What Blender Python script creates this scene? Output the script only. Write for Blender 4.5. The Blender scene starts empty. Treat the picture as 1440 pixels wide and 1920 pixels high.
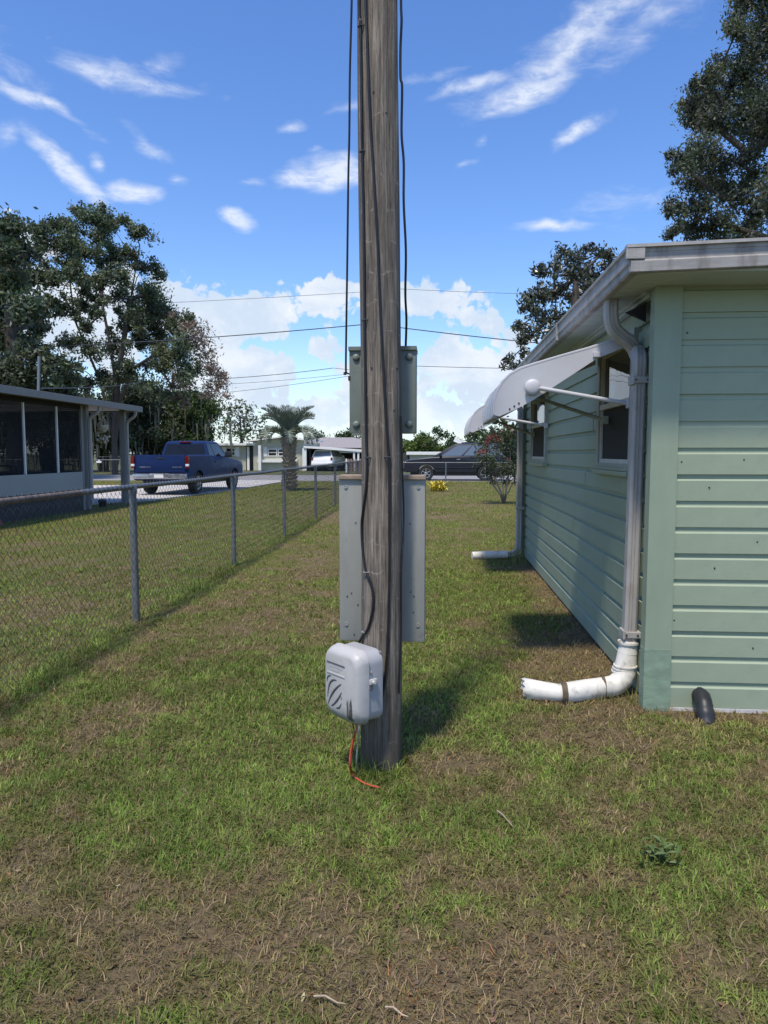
import bpy, bmesh, math, random
import numpy as np
from mathutils import Vector, Matrix, noise as mnoise

random.seed(7)
rng = np.random.default_rng(11)
SC = bpy.context.scene
COL = SC.collection
R = math.radians

# ------------------------------------------------------------------ camera
CAM_H, YAW, PITCH, FPX = 1.55, R(4.35), math.atan(110 / 1340), 1340.0
cam = bpy.data.cameras.new('camera')
cam.sensor_fit = 'VERTICAL'; cam.sensor_height = 36.0; cam.lens = FPX / 1920 * 36.0
cam.clip_start = 0.05; cam.clip_end = 3000
camo = bpy.data.objects.new('camera', cam); COL.objects.link(camo)
camo.location = (0, 0, CAM_H); camo.rotation_euler = (math.pi / 2 - PITCH, 0, YAW)
SC.camera = camo
RIGHT = Vector((math.cos(YAW), math.sin(YAW), 0))
FWD = Vector((-math.sin(YAW) * math.cos(PITCH), math.cos(YAW) * math.cos(PITCH), -math.sin(PITCH)))
UP = RIGHT.cross(FWD)

def ray(px, py):
    return (FWD * FPX + RIGHT * (px - 720) + UP * (960 - py)).normalized()

def at(px, py, X=None, Y=None, Z=None):
    """the point of the place seen at a pixel of the photograph, on a given plane"""
    r = ray(px, py)
    if X is not None: t = X / r.x
    elif Y is not None: t = Y / r.y
    else: t = (Z - CAM_H) / r.z
    return Vector((r.x * t, r.y * t, CAM_H + r.z * t))

# ------------------------------------------------------------------ light
L_DIR = Vector((0.15, 0.43, -1.0)).normalized()
SUN_EL = math.asin(-L_DIR.z)
SUN_ROT = math.atan2(-L_DIR.x, -L_DIR.y)
sun = bpy.data.lights.new('sun', 'SUN'); sun.energy = 3.7; sun.angle = R(5.5); sun.color = (1.0, 0.91, 0.78)
suno = bpy.data.objects.new('sun', sun); COL.objects.link(suno)
suno.rotation_euler = L_DIR.to_track_quat('-Z', 'Y').to_euler()
SC.view_settings.view_transform = 'Standard'; SC.view_settings.look = 'None'
SC.view_settings.exposure = 0.28; SC.view_settings.gamma = 1.0
SC.view_settings.use_curve_mapping = False

# ------------------------------------------------------------------ sky
class NT:
    """tiny node-tree writer"""
    def __init__(s, tree): s.t = tree; s.n = tree.nodes; s.l = tree.links
    def add(s, typ, **kw):
        nd = s.n.new(typ)
        for k, v in kw.items(): setattr(nd, k, v)
        return nd
    def link(s, a, b): s.l.new(a, b)
    def val(s, sock, v):
        if hasattr(v, 'links') or isinstance(v, bpy.types.NodeSocket): s.l.new(v, sock)
        else: sock.default_value = v
    def math(s, op, a, b=0.0, c=0.0, clamp=False):
        nd = s.add('ShaderNodeMath', operation=op, use_clamp=clamp)
        s.val(nd.inputs[0], a); s.val(nd.inputs[1], b); s.val(nd.inputs[2], c)
        return nd.outputs[0]
    def vmath(s, op, a, b=(0, 0, 0)):
        nd = s.add('ShaderNodeVectorMath', operation=op)
        s.val(nd.inputs[0], a); s.val(nd.inputs[1], b)
        return nd
    def noise(s, vec, scale, detail=4, rough=0.55, dist=0.0, out=0):
        nd = s.add('ShaderNodeTexNoise')
        if vec is not None: s.l.new(vec, nd.inputs['Vector'])
        nd.inputs['Scale'].default_value = scale; nd.inputs['Detail'].default_value = detail
        nd.inputs['Roughness'].default_value = rough; nd.inputs['Distortion'].default_value = dist
        return nd.outputs[out]
    def smooth(s, v, lo, hi, a=0.0, b=1.0):
        nd = s.add('ShaderNodeMapRange', interpolation_type='SMOOTHSTEP')
        s.val(nd.inputs[0], v)
        for i, q in enumerate((lo, hi, a, b)): nd.inputs[i + 1].default_value = q
        return nd.outputs[0]
    def mix(s, f, a, b, mode='MIX'):
        nd = s.add('ShaderNodeMix', data_type='RGBA', blend_type=mode)
        s.val(nd.inputs[0], f); s.val(nd.inputs[6], a if not isinstance(a, tuple) else (*a[:3], 1))
        s.val(nd.inputs[7], b if not isinstance(b, tuple) else (*b[:3], 1))
        return nd.outputs[2]
    def ramp(s, f, stops):
        nd = s.add('ShaderNodeValToRGB'); s.l.new(f, nd.inputs[0])
        el = nd.color_ramp.elements
        while len(el) < len(stops): el.new(0.5)
        for e, (p, c) in zip(el, stops): e.position = p; e.color = (*c, 1)
        return nd.outputs[0]

world = bpy.data.worlds.new('World'); SC.world = world; world.use_nodes = True
def build_world():
    w = NT(world.node_tree); w.n.clear()
    out = w.add('ShaderNodeOutputWorld'); bg = w.add('ShaderNodeBackground')
    bg.inputs['Strength'].default_value = 0.1
    w.link(bg.outputs[0], out.inputs[0])
    sky = w.add('ShaderNodeTexSky', sky_type='NISHITA', sun_disc=False)
    sky.sun_elevation = SUN_EL; sky.sun_rotation = SUN_ROT
    sky.altitude = 0; sky.air_density = 1.0; sky.dust_density = 0.6; sky.ozone_density = 3.0
    hsv = w.add('ShaderNodeHueSaturation'); hsv.inputs['Saturation'].default_value = 1.22; hsv.inputs['Hue'].default_value = 0.510
    hsv.inputs['Value'].default_value = 1.82
    w.link(sky.outputs[0], hsv.inputs['Color'])
    tc = w.add('ShaderNodeTexCoord'); D = tc.outputs['Generated']
    sep = w.add('ShaderNodeSeparateXYZ'); w.link(D, sep.inputs[0])
    az = w.math('ARCTAN2', sep.outputs[0], sep.outputs[1])
    el = w.math('ARCSINE', sep.outputs[2])
    def coord(strength, scale):
        n = w.noise(D, scale, 3, 0.6, 0, 1)
        off = w.vmath('SUBTRACT', n, (0.5, 0.5, 0.5)).outputs[0]
        sc = w.vmath('SCALE', off); sc.inputs['Scale'].default_value = strength
        cb = w.add('ShaderNodeCombineXYZ'); w.link(az, cb.inputs[0]); w.link(el, cb.inputs[1])
        ad = w.vmath('ADD', cb.outputs[0], sc.outputs[0]).outputs[0]
        fl = w.vmath('MULTIPLY', ad, (1, 1, 0)).outputs[0]
        return fl, cb.outputs[0]
    wisp_c, flat = coord(0.045, 9)
    cum_c, _ = coord(0.05, 14)
    def blobs(c, lst):
        acc = None
        for (px, py, a, b, ang, s) in lst:
            r = ray(px, py)
            m = w.add('ShaderNodeMapping', vector_type='TEXTURE'); w.link(c, m.inputs[0])
            m.inputs['Location'].default_value = (math.atan2(r.x, r.y), math.asin(r.z), 0)
            m.inputs['Rotation'].default_value = (0, 0, R(ang))
            m.inputs['Scale'].default_value = (a / 1340 * 1.65 / max(0.6, math.cos(math.asin(r.z))), b / 1340 * 1.65, 1)
            ln = w.vmath('LENGTH', m.outputs[0]).outputs['Value']
            v = w.math('MULTIPLY', w.math('SUBTRACT', 1.0, ln, clamp=True), s)
            acc = v if acc is None else w.math('MAXIMUM', acc, v)
        return acc
    wisps = [(1075, 80, 170, 36, 24, .72), (985, 165, 95, 24, 14, .95), (890, 158, 60, 15, 12, .75), (1230, 40, 150, 42, 14, .5),
             (1085, 246, 48, 14, 20, .8), (1042, 420, 62, 10, -3, .85), (868, 315, 26, 7, 14, .5), (900, 272, 18, 10, 40, .35),
             (625, 326, 66, 26, 6, 1.2), (560, 340, 40, 16, 0, .9), (444, 411, 32, 14, -18, .95), (545, 240, 34, 11, 15, .55),
             (230, 142, 110, 20, -2, .62), (312, 112, 36, 24, 30, .55), (60, 195, 80, 12, -14, .75), (118, 318, 66, 17, -32, 1.0),
             (180, 310, 16, 18, 60, .7), (242, 356, 40, 14, 4, 1.0), (25, 130, 60, 40, -20, .36), (280, 262, 45, 18, -28, .5),
             (8, 262, 20, 22, -50, .5), (815, 145, 70, 12, 12, .4), (415, 178, 30, 9, 10, .3), (465, 342, 34, 10, 0, .4),
             (650, 190, 40, 14, 10, .45), (330, 332, 24, 10, -10, .4), (1180, 380, 120, 40, 5, .35), (590, 285, 20, 6, 10, .4)]
    cums = [(400, 600, 130, 85, 0, 1.25), (485, 590, 70, 62, 0, 1.2), (425, 700, 125, 95, 0, 1.2), (515, 690, 55, 60, 0, .95),
            (345, 560, 70, 34, -8, 1.1), (620, 556, 125, 42, 6, .95), (800, 560, 135, 48, -5, .95), (880, 600, 90, 42, 0, .8),
            (690, 725, 70, 75, 0, 1.15), (605, 655, 34, 50, 0, .9), (850, 690, 140, 62, 0, 1.15), (840, 765, 190, 55, 0, 1.1),
            (590, 775, 150, 36, 0, .95), (50, 430, 80, 26, -35, 1.0), (150, 600, 150, 110, 0, 1.1), (960, 640, 90, 60, 0, .8),
            (480, 790, 300, 30, 0, .7), (900, 800, 300, 30, 0, .7)]
    sv = w.vmath('MULTIPLY', flat, (7.0, 18.0, 1.0)).outputs[0]
    n1 = w.noise(sv, 2.2, 7, 0.62, 0.5)
    n2 = w.noise(D, 15, 9, 0.62, 0.15)
    wsc = w.vmath('SCALE', w.noise(D, 9, 3, .6, 0, 1)); wsc.inputs['Scale'].default_value = 0.06
    vo = w.add('ShaderNodeTexVoronoi', feature='F1'); w.link(w.vmath('ADD', D, wsc.outputs[0]).outputs[0], vo.inputs['Vector'])
    vo.inputs['Scale'].default_value = 24; vo.inputs['Detail'].default_value = 3.0; vo.inputs['Roughness'].default_value = 0.55
    puff = w.math('SUBTRACT', 0.50, vo.outputs['Distance'])
    # everywhere else: the same thin scattered cloud
    scat = w.smooth(w.noise(w.vmath('MULTIPLY', D, (1, 1, 2.5)).outputs[0], 2.3, 6, 0.6, 0.3), 0.62, 0.9, 0.0, 0.30)
    b1 = w.math('MAXIMUM', blobs(wisp_c, wisps), scat)
    d1 = w.smooth(w.math('MULTIPLY_ADD', w.math('SUBTRACT', n1, 0.5), 0.9, b1), 0.16, 0.86)
    d1 = w.math('MULTIPLY', d1, w.smooth(b1, 0.02, 0.22))
    d1 = w.math('MULTIPLY', d1, w.smooth(w.noise(sv, 5.5, 7, .65, .4), .25, .62, .35, .85))
    lowband = w.smooth(el, 0.24, 0.05, 0.0, 0.36)
    cb = blobs(cum_c, cums)
    cb = w.math('MAXIMUM', cb, w.math('MULTIPLY', lowband, w.smooth(w.noise(D, 3.1, 5, 0.6), 0.42, 0.7)))
    d2 = w.smooth(w.math('ADD', w.math('MULTIPLY_ADD', w.math('SUBTRACT', n2, 0.5), 1.1, cb), w.math('MULTIPLY', puff, 0.55)), 0.25, 0.40)
    d2 = w.math('MULTIPLY', d2, w.smooth(cb, 0.02, 0.18))
    shade = w.smooth(w.noise(w.vmath('MULTIPLY', D, (1, 1, 1.5)).outputs[0], 10, 6, 0.62, 0.3), 0.40, 0.66)
    shade = w.math('ADD', w.math('MULTIPLY', shade, .62), w.smooth(puff, -.2, .25, 0, .5), clamp=True)
    ccol = w.mix(shade, (5.6, 6.5, 7.7), (8.5, 8.6, 8.8))
    low = w.smooth(el, 0.16, 0.0)
    skyc = w.mix(w.math('MULTIPLY', low, 0.45), hsv.outputs['Color'], (5.2, 6.9, 8.8))
    c1 = w.mix(d1, skyc, (7.3, 7.8, 8.7))
    c2 = w.mix(w.math('MULTIPLY', d2, w.smooth(el, 0.0, 0.09, 0.55, 0.95)), c1, ccol)
    w.link(c2, bg.inputs['Color'])
build_world()

# ------------------------------------------------------------------ materials
MATS = {}
def pmat(name, col, rough=0.6, var=0.18, scale=6.0, stretch=(1, 1, 1), bump=0.0, bscale=None, metal=0.0, spec=0.4,
         dirt=None, dirt_amt=0.5, dirt_scale=2.5, dirt_lo=0.5, dirt_stretch=(1, 1, 1), coat=0.0, coords='Object'):
    m = bpy.data.materials.new(name); m.use_nodes = True
    w = NT(m.node_tree); b = w.n['Principled BSDF']
    tc = w.add('ShaderNodeTexCoord'); c = tc.outputs[coords]
    v = w.vmath('MULTIPLY', c, stretch).outputs[0]
    n = w.noise(v, scale, 6, 0.62)
    f = w.smooth(n, 0.25, 0.75)
    lo = tuple(x * (1 - var) for x in col); hi = tuple(min(1, x * (1 + var)) for x in col)
    cc = w.mix(f, lo, hi)
    if dirt is not None:
        v2 = w.vmath('MULTIPLY', c, dirt_stretch).outputs[0]
        dm = w.smooth(w.noise(v2, dirt_scale, 7, 0.68), dirt_lo, dirt_lo + 0.22, 0, dirt_amt)
        cc = w.mix(dm, cc, dirt)
    w.link(cc, b.inputs['Base Color'])
    rr = w.smooth(n, 0.2, 0.8, max(0.02, rough - 0.08), min(1, rough + 0.08)); w.link(rr, b.inputs['Roughness'])
    b.inputs['Metallic'].default_value = metal; b.inputs['Specular IOR Level'].default_value = spec
    if coat: b.inputs['Coat Weight'].default_value = coat; b.inputs['Coat Roughness'].default_value = 0.06
    if bump:
        bn = w.add('ShaderNodeBump'); bn.inputs['Strength'].default_value = 1.0; bn.inputs['Distance'].default_value = bump
        w.link(w.noise(v, bscale or scale * 4, 5, 0.65), bn.inputs['Height']); w.link(bn.outputs[0], b.inputs['Normal'])
    MATS[name] = m
    return m

def glassmat(name, col, rough=0.04, spec=0.8):
    m = bpy.data.materials.new(name); m.use_nodes = True
    w = NT(m.node_tree); b = w.n['Principled BSDF']
    b.inputs['Base Color'].default_value = (*col, 1); b.inputs['Roughness'].default_value = rough
    b.inputs['Specular IOR Level'].default_value = spec
    tc = w.add('ShaderNodeTexCoord')
    bn = w.add('ShaderNodeBump'); bn.inputs['Distance'].default_value = 0.002
    w.link(w.noise(tc.outputs['Object'], 3.0, 2), bn.inputs['Height']); w.link(bn.outputs[0], b.inputs['Normal'])
    MATS[name] = m
    return m

def leafmat(name, rough=0.55, trans=0.28, attr='Col', spec=0.3):
    m = bpy.data.materials.new(name); m.use_nodes = True
    w = NT(m.node_tree); w.n.clear()
    out = w.add('ShaderNodeOutputMaterial'); b = w.add('ShaderNodeBsdfPrincipled'); t = w.add('ShaderNodeBsdfTranslucent')
    a = w.add('ShaderNodeAttribute', attribute_name=attr)
    w.link(a.outputs['Color'], b.inputs['Base Color']); b.inputs['Roughness'].default_value = rough
    b.inputs['Specular IOR Level'].default_value = spec
    tcol = w.mix(1.0, a.outputs['Color'], (1.0, 1.15, 0.55), 'MULTIPLY'); w.link(tcol, t.inputs['Color'])
    mx = w.add('ShaderNodeMixShader'); mx.inputs[0].default_value = trans
    w.link(b.outputs[0], mx.inputs[1]); w.link(t.outputs[0], mx.inputs[2]); w.link(mx.outputs[0], out.inputs[0])
    MATS[name] = m
    return m

GREEN = (0.278, 0.335, 0.240)
M_side = pmat('green_paint', GREEN, 0.55, 0.06, 3.0, (1, 1, 1), 0.0006, 60, dirt=(0.205, 0.255, 0.19), dirt_amt=0.5, dirt_scale=1.6, coords='Object')
M_post = pmat('green_metal', (0.252, 0.312, 0.226), 0.45, 0.08, 2.0, (4, 4, 1), 0.0, dirt=(0.29, 0.34, 0.28), dirt_amt=0.3)
M_patch = pmat('teal_green_paint', (0.205, 0.285, 0.205), 0.6, 0.2, 12, (1, 1, 2.5), 0.001, 50, dirt=(0.26, 0.31, 0.235), dirt_amt=0.6, dirt_scale=7)
M_alu = pmat('weathered_white_aluminium', (0.315, 0.30, 0.28), 0.5, 0.22, 4.0, (1, 1, 6), 0.0008, 40, dirt=(0.17, 0.155, 0.14), dirt_amt=0.75, dirt_scale=3.5, dirt_lo=0.44, dirt_stretch=(3, 3, 0.5))
M_pipe = pmat('chalky_grey_pipe', (0.365, 0.35, 0.33), 0.5, 0.12, 6.0, (3, 3, .6), 0.0006, 40, dirt=(0.26, 0.23, 0.18), dirt_amt=0.6, dirt_scale=5, dirt_lo=0.52)
M_pvc = pmat('white_drain_plastic', (0.66, 0.64, 0.58), 0.5, 0.12, 9.0, (1, 1, 1), 0.001, 30, dirt=(0.25, 0.22, 0.16), dirt_amt=0.8, dirt_scale=11, dirt_lo=0.50)
M_tape = pmat('brown_grime', (0.10, 0.075, 0.05), 0.8, 0.3, 20, bump=0.001)
M_awn = pmat('white_awning_metal', (0.50, 0.50, 0.52), 0.4, 0.06, 3.0, dirt=(0.45, 0.45, 0.44), dirt_amt=0.4)
M_soff = pmat('soffit_paint', (0.42, 0.47, 0.43), 0.6, 0.08, 4)
M_wframe = pmat('window_frame_metal', (0.30, 0.33, 0.30), 0.5, 0.12, 8, dirt=(0.16, 0.16, 0.14), dirt_amt=0.5)
M_wsash = pmat('window_sash_metal', (0.55, 0.55, 0.54), 0.5, 0.12, 8)
M_black = pmat('black_plastic', (0.022, 0.024, 0.027), 0.45, 0.2, 10)
M_inside = pmat('dark_interior', (0.016, 0.016, 0.018), 0.9, 0.3, 5)
M_galv = pmat('galvanised_steel', (0.19, 0.20, 0.215), 0.45, 0.16, 14, (1, 1, 1), 0.0004, 60, metal=0.55, dirt=(0.15, 0.14, 0.14), dirt_amt=0.5, dirt_scale=7)
M_rust = pmat('rusty_steel', (0.16, 0.13, 0.115), 0.7, 0.3, 18, bump=0.0008, metal=0.2)
M_wire = pmat('fence_wire', (0.10, 0.105, 0.105), 0.5, 0.2, 5, metal=0.5)
M_cable = pmat('black_cable', (0.012, 0.012, 0.015), 0.4, 0.2, 10)
M_orange = pmat('orange_cable_jacket', (0.42, 0.075, 0.035), 0.4, 0.15, 12)
M_line = pmat('overhead_wire', (0.05, 0.055, 0.065), 0.6, 0.1, 2)
M_upper = pmat('olive_grey_enamel', (0.155, 0.180, 0.155), 0.42, 0.10, 5, (3, 3, 1), 0.0006, 30, dirt=(0.10, 0.10, 0.085), dirt_amt=0.5, dirt_scale=6)
M_lower = pmat('grey_green_enamel', (0.265, 0.27, 0.245), 0.42, 0.08, 4, (3, 3, 1), 0.0005, 30, dirt=(0.15, 0.15, 0.13), dirt_amt=0.45, dirt_scale=8, dirt_lo=0.55)
M_tan = pmat('tan_lip', (0.29, 0.225, 0.165), 0.7, 0.25, 20, bump=0.0005)  # mottled tan for the top lip of the lower cabinet
M_bolt = pmat('zinc_bolt', (0.42, 0.42, 0.40), 0.4, 0.2, 40, metal=0.6)
M_tele = pmat('grey_box_plastic', (0.44, 0.435, 0.42), 0.42, 0.05, 3, (1, 1, 1), 0.0004, 80, dirt=(0.24, 0.24, 0.22), dirt_amt=0.35, dirt_scale=14, dirt_lo=0.5)
M_teleb = pmat('blue_grey_box_plastic', (0.35, 0.355, 0.37), 0.42, 0.05, 3, (1, 1, 1), 0.0004, 80)
M_rib = pmat('box_rib_recess', (0.10, 0.10, 0.105), 0.6, 0.1, 10)
M_grime = pmat('black_grime', (0.03, 0.03, 0.03), 0.8, 0.3, 60)
M_conc = pmat('concrete', (0.46, 0.44, 0.41), 0.85, 0.12, 1.2, (1, 1, 1), 0.003, 12, dirt=(0.30, 0.27, 0.23), dirt_amt=0.5, dirt_scale=0.8)
M_asph = pmat('grey_asphalt', (0.26, 0.255, 0.25), 0.9, 0.14, 1.5, (1, 1, 1), 0.004, 25, dirt=(0.16, 0.16, 0.155), dirt_amt=0.5, dirt_scale=.5)
M_bark = pmat('grey_bark', (0.075, 0.066, 0.058), 0.9, 0.35, 5, (4, 4, 1), 0.02, 9)
M_bark2 = pmat('pale_bark', (0.24, 0.21, 0.18), 0.85, 0.3, 6, (3, 3, 1), 0.01, 10)
M_leaf = leafmat('leaves'); M_gloss = leafmat('glossy_leaves', 0.32, 0.12, spec=0.5)
M_moss = leafmat('hanging_moss_strands', 0.9, 0.3)
M_blade = leafmat('grass_blades', 0.6, 0.30, spec=0.25)
M_pwhite = pmat('porch_grey_paint', (0.22, 0.215, 0.205), 0.6, 0.08, 2, dirt=(0.2, 0.2, 0.2), dirt_amt=0.4, dirt_scale=2)
M_pfasc = pmat('porch_fascia_paint', (0.21, 0.20, 0.19), 0.6, 0.1, 2, dirt=(0.16, 0.15, 0.15), dirt_amt=0.5, dirt_scale=3)
M_pkick = pmat('porch_panel_paint', (0.30, 0.305, 0.29), 0.6, 0.05, 1.5)
M_found = pmat('block_foundation', (0.055, 0.05, 0.047), 0.9, 0.25, 5, bump=0.004)
M_navy = pmat('navy_car_paint', (0.011, 0.026, 0.090), 0.45, 0.08, 3, spec=0.12, coat=0.0)
M_dark = pmat('black_car_paint', (0.012, 0.014, 0.022), 0.35, 0.1, 3, spec=0.3, coat=0.25)
M_whitecar = pmat('white_car_paint', (0.72, 0.73, 0.74), 0.25, 0.04, 3, coat=0.6)
M_tyre = pmat('tyre_rubber', (0.022, 0.022, 0.022), 0.85, 0.2, 20)
M_rim = pmat('alloy_rim', (0.55, 0.56, 0.58), 0.3, 0.1, 20, metal=0.8)
M_chrome = pmat('dull_chrome', (0.45, 0.46, 0.48), 0.3, 0.15, 10, metal=0.8)
M_red = pmat('red_lens', (0.14, 0.01, 0.01), 0.15, 0.1, 10, coat=0.5)
M_clear = pmat('clear_lens', (0.7, 0.72, 0.74), 0.15, 0.1, 10, coat=0.5)
M_glass = glassmat('tinted_glass', (0.008, 0.009, 0.012), 0.06, 0.35)
M_cglass = glassmat('light_glass', (0.10, 0.13, 0.16), 0.05, 0.9)
M_wpane = glassmat('window_glass', (0.02, 0.022, 0.026), 0.02, 0.8)
M_screen = pmat('insect_screen', (0.028, 0.029, 0.033), 0.85, 0.2, 40)
M_hwall = pmat('sage_grey_wall', (0.42, 0.42, 0.34), 0.8, 0.08, 2, (1, 1, 1))
M_hwhite = pmat('white_trim_paint', (0.72, 0.72, 0.70), 0.6, 0.06, 2)
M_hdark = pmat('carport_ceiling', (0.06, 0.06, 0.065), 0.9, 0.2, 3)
M_hroof = pmat('grey_shingle', (0.27, 0.25, 0.25), 0.9, 0.2, 6, bump=0.01)
M_hdoor = pmat('grey_door', (0.20, 0.20, 0.20), 0.6, 0.1, 3)
M_boot = pmat('palm_boot', (0.25, 0.215, 0.17), 0.9, 0.35, 8, (2, 2, 1), 0.01, 20)
M_picket = pmat('weathered_picket', (0.27, 0.20, 0.16), 0.85, 0.3, 6, (4, 4, 1))
M_twig = pmat('dry_twig', (0.34, 0.27, 0.19), 0.85, 0.3, 20, (1, 1, 1))
M_rubble = pmat('dark_fabric', (0.05, 0.045, 0.05), 0.9, 0.3, 6)
M_pot = pmat('pale_ceramic', (0.40, 0.36, 0.29), 0.7, 0.2, 8)
M_redbox = pmat('red_plastic', (0.32, 0.07, 0.06), 0.6, 0.1, 6)

def woodpole():
    m = bpy.data.materials.new('weathered_pole_wood'); m.use_nodes = True
    w = NT(m.node_tree); b = w.n['Principled BSDF']
    c = w.add('ShaderNodeTexCoord').outputs['Object']
    g = w.noise(w.vmath('MULTIPLY', c, (16, 16, 0.7)).outputs[0], 4.0, 8, 0.68, 0.25)
    fine = w.noise(w.vmath('MULTIPLY', c, (60, 60, 1.6)).outputs[0], 4.0, 5, 0.7)
    patch = w.noise(w.vmath('MULTIPLY', c, (3, 3, 1.0)).outputs[0], 2.2, 5, 0.6)
    col = w.ramp(g, [(0.34, (0.092, 0.075, 0.057)), (0.45, (0.165, 0.138, 0.108)), (0.54, (0.25, 0.212, 0.166)), (0.66, (0.385, 0.335, 0.27))])
    col = w.mix(w.smooth(patch, 0.35, 0.7, 0, 0.5), col, (0.125, 0.118, 0.112))
    col = w.mix(w.smooth(fine, 0.54, 0.64, 0, 0.75), col, (0.05, 0.042, 0.034))
    crk = w.noise(w.vmath('MULTIPLY', c, (26, 26, 0.55)).outputs[0], 3.0, 3, 0.5)
    col = w.mix(w.smooth(w.math('ABSOLUTE', w.math('SUBTRACT', crk, 0.5)), 0.012, 0.003, 0, 0.55), col, (0.035, 0.028, 0.022))
    # pale wiggly scratches that ring the pole
    s = w.add('ShaderNodeSeparateXYZ'); w.link(c, s.inputs[0])
    zz = w.math('MULTIPLY_ADD', w.noise(w.vmath('MULTIPLY', c, (9, 9, 3)).outputs[0], 2.0, 3), 0.10, s.outputs[2])
    ring = w.math('ABSOLUTE', w.math('SUBTRACT', w.math('FRACT', w.math('MULTIPLY', zz, 7.2)), 0.5))
    rm = w.math('MULTIPLY', w.smooth(ring, 0.035, 0.008), w.smooth(w.noise(w.vmath('MULTIPLY', c, (14, 14, 9)).outputs[0], 1.7, 3), 0.50, 0.66))
    col = w.mix(w.math('MULTIPLY', rm, 0.55), col, (0.42, 0.37, 0.31))
    sp = w.noise(c, 55, 3, 0.6)
    col = w.mix(w.smooth(sp, 0.69, 0.74, 0, 0.55), col, (0.38, 0.35, 0.30))
    # damp, darker foot
    foot = w.smooth(w.math('MULTIPLY_ADD', patch, 0.4, s.outputs[2]), 0.70, 0.25, 0, 0.65)
    col = w.mix(foot, col, (0.062, 0.050, 0.036))
    w.link(col, b.inputs['Base Color']); b.inputs['Roughness'].default_value = 0.88; b.inputs['Specular IOR Level'].default_value = 0.2
    h = w.math('ADD', w.math('MULTIPLY', g, 1.0), w.math('MULTIPLY', fine, 0.5))
    bn = w.add('ShaderNodeBump'); bn.inputs['Distance'].default_value = 0.010
    w.link(h, bn.inputs['Height']); w.link(bn.outputs[0], b.inputs['Normal'])
    return m
M_pole = woodpole()
def covermat():
    """grey plastic with runs of black grime near its lower corner"""
    m = M_tele.copy(); m.name = 'stained_grey_box_plastic'; w = NT(m.node_tree); b = w.n['Principled BSDF']
    src = b.inputs['Base Color'].links[0].from_socket
    c = w.add('ShaderNodeTexCoord').outputs['Object']; p = w.add('ShaderNodeSeparateXYZ'); w.link(c, p.inputs[0])
    wob = w.noise(w.vmath('MULTIPLY', c, (75, 75, 9)).outputs[0], 1.0, 4, 0.65)
    mx = w.math('MULTIPLY', w.smooth(p.outputs[0], .038, .062), w.smooth(p.outputs[0], .112, .088))
    mz = w.math('MULTIPLY', w.smooth(p.outputs[2], -.01, -.07), w.smooth(p.outputs[2], -.19, -.13))
    f = w.smooth(w.math('MULTIPLY_ADD', w.math('MULTIPLY', mx, mz), .42, wob), .74, .90, 0, .9)
    soil = w.math('MULTIPLY', w.smooth(p.outputs[2], -.09, -.17), w.smooth(wob, .3, .65, .25, .75))
    w.link(w.mix(f, w.mix(soil, src, (.16, .155, .14)), (.028, .027, .025)), b.inputs['Base Color'])
    return m
M_cover = covermat()

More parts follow.
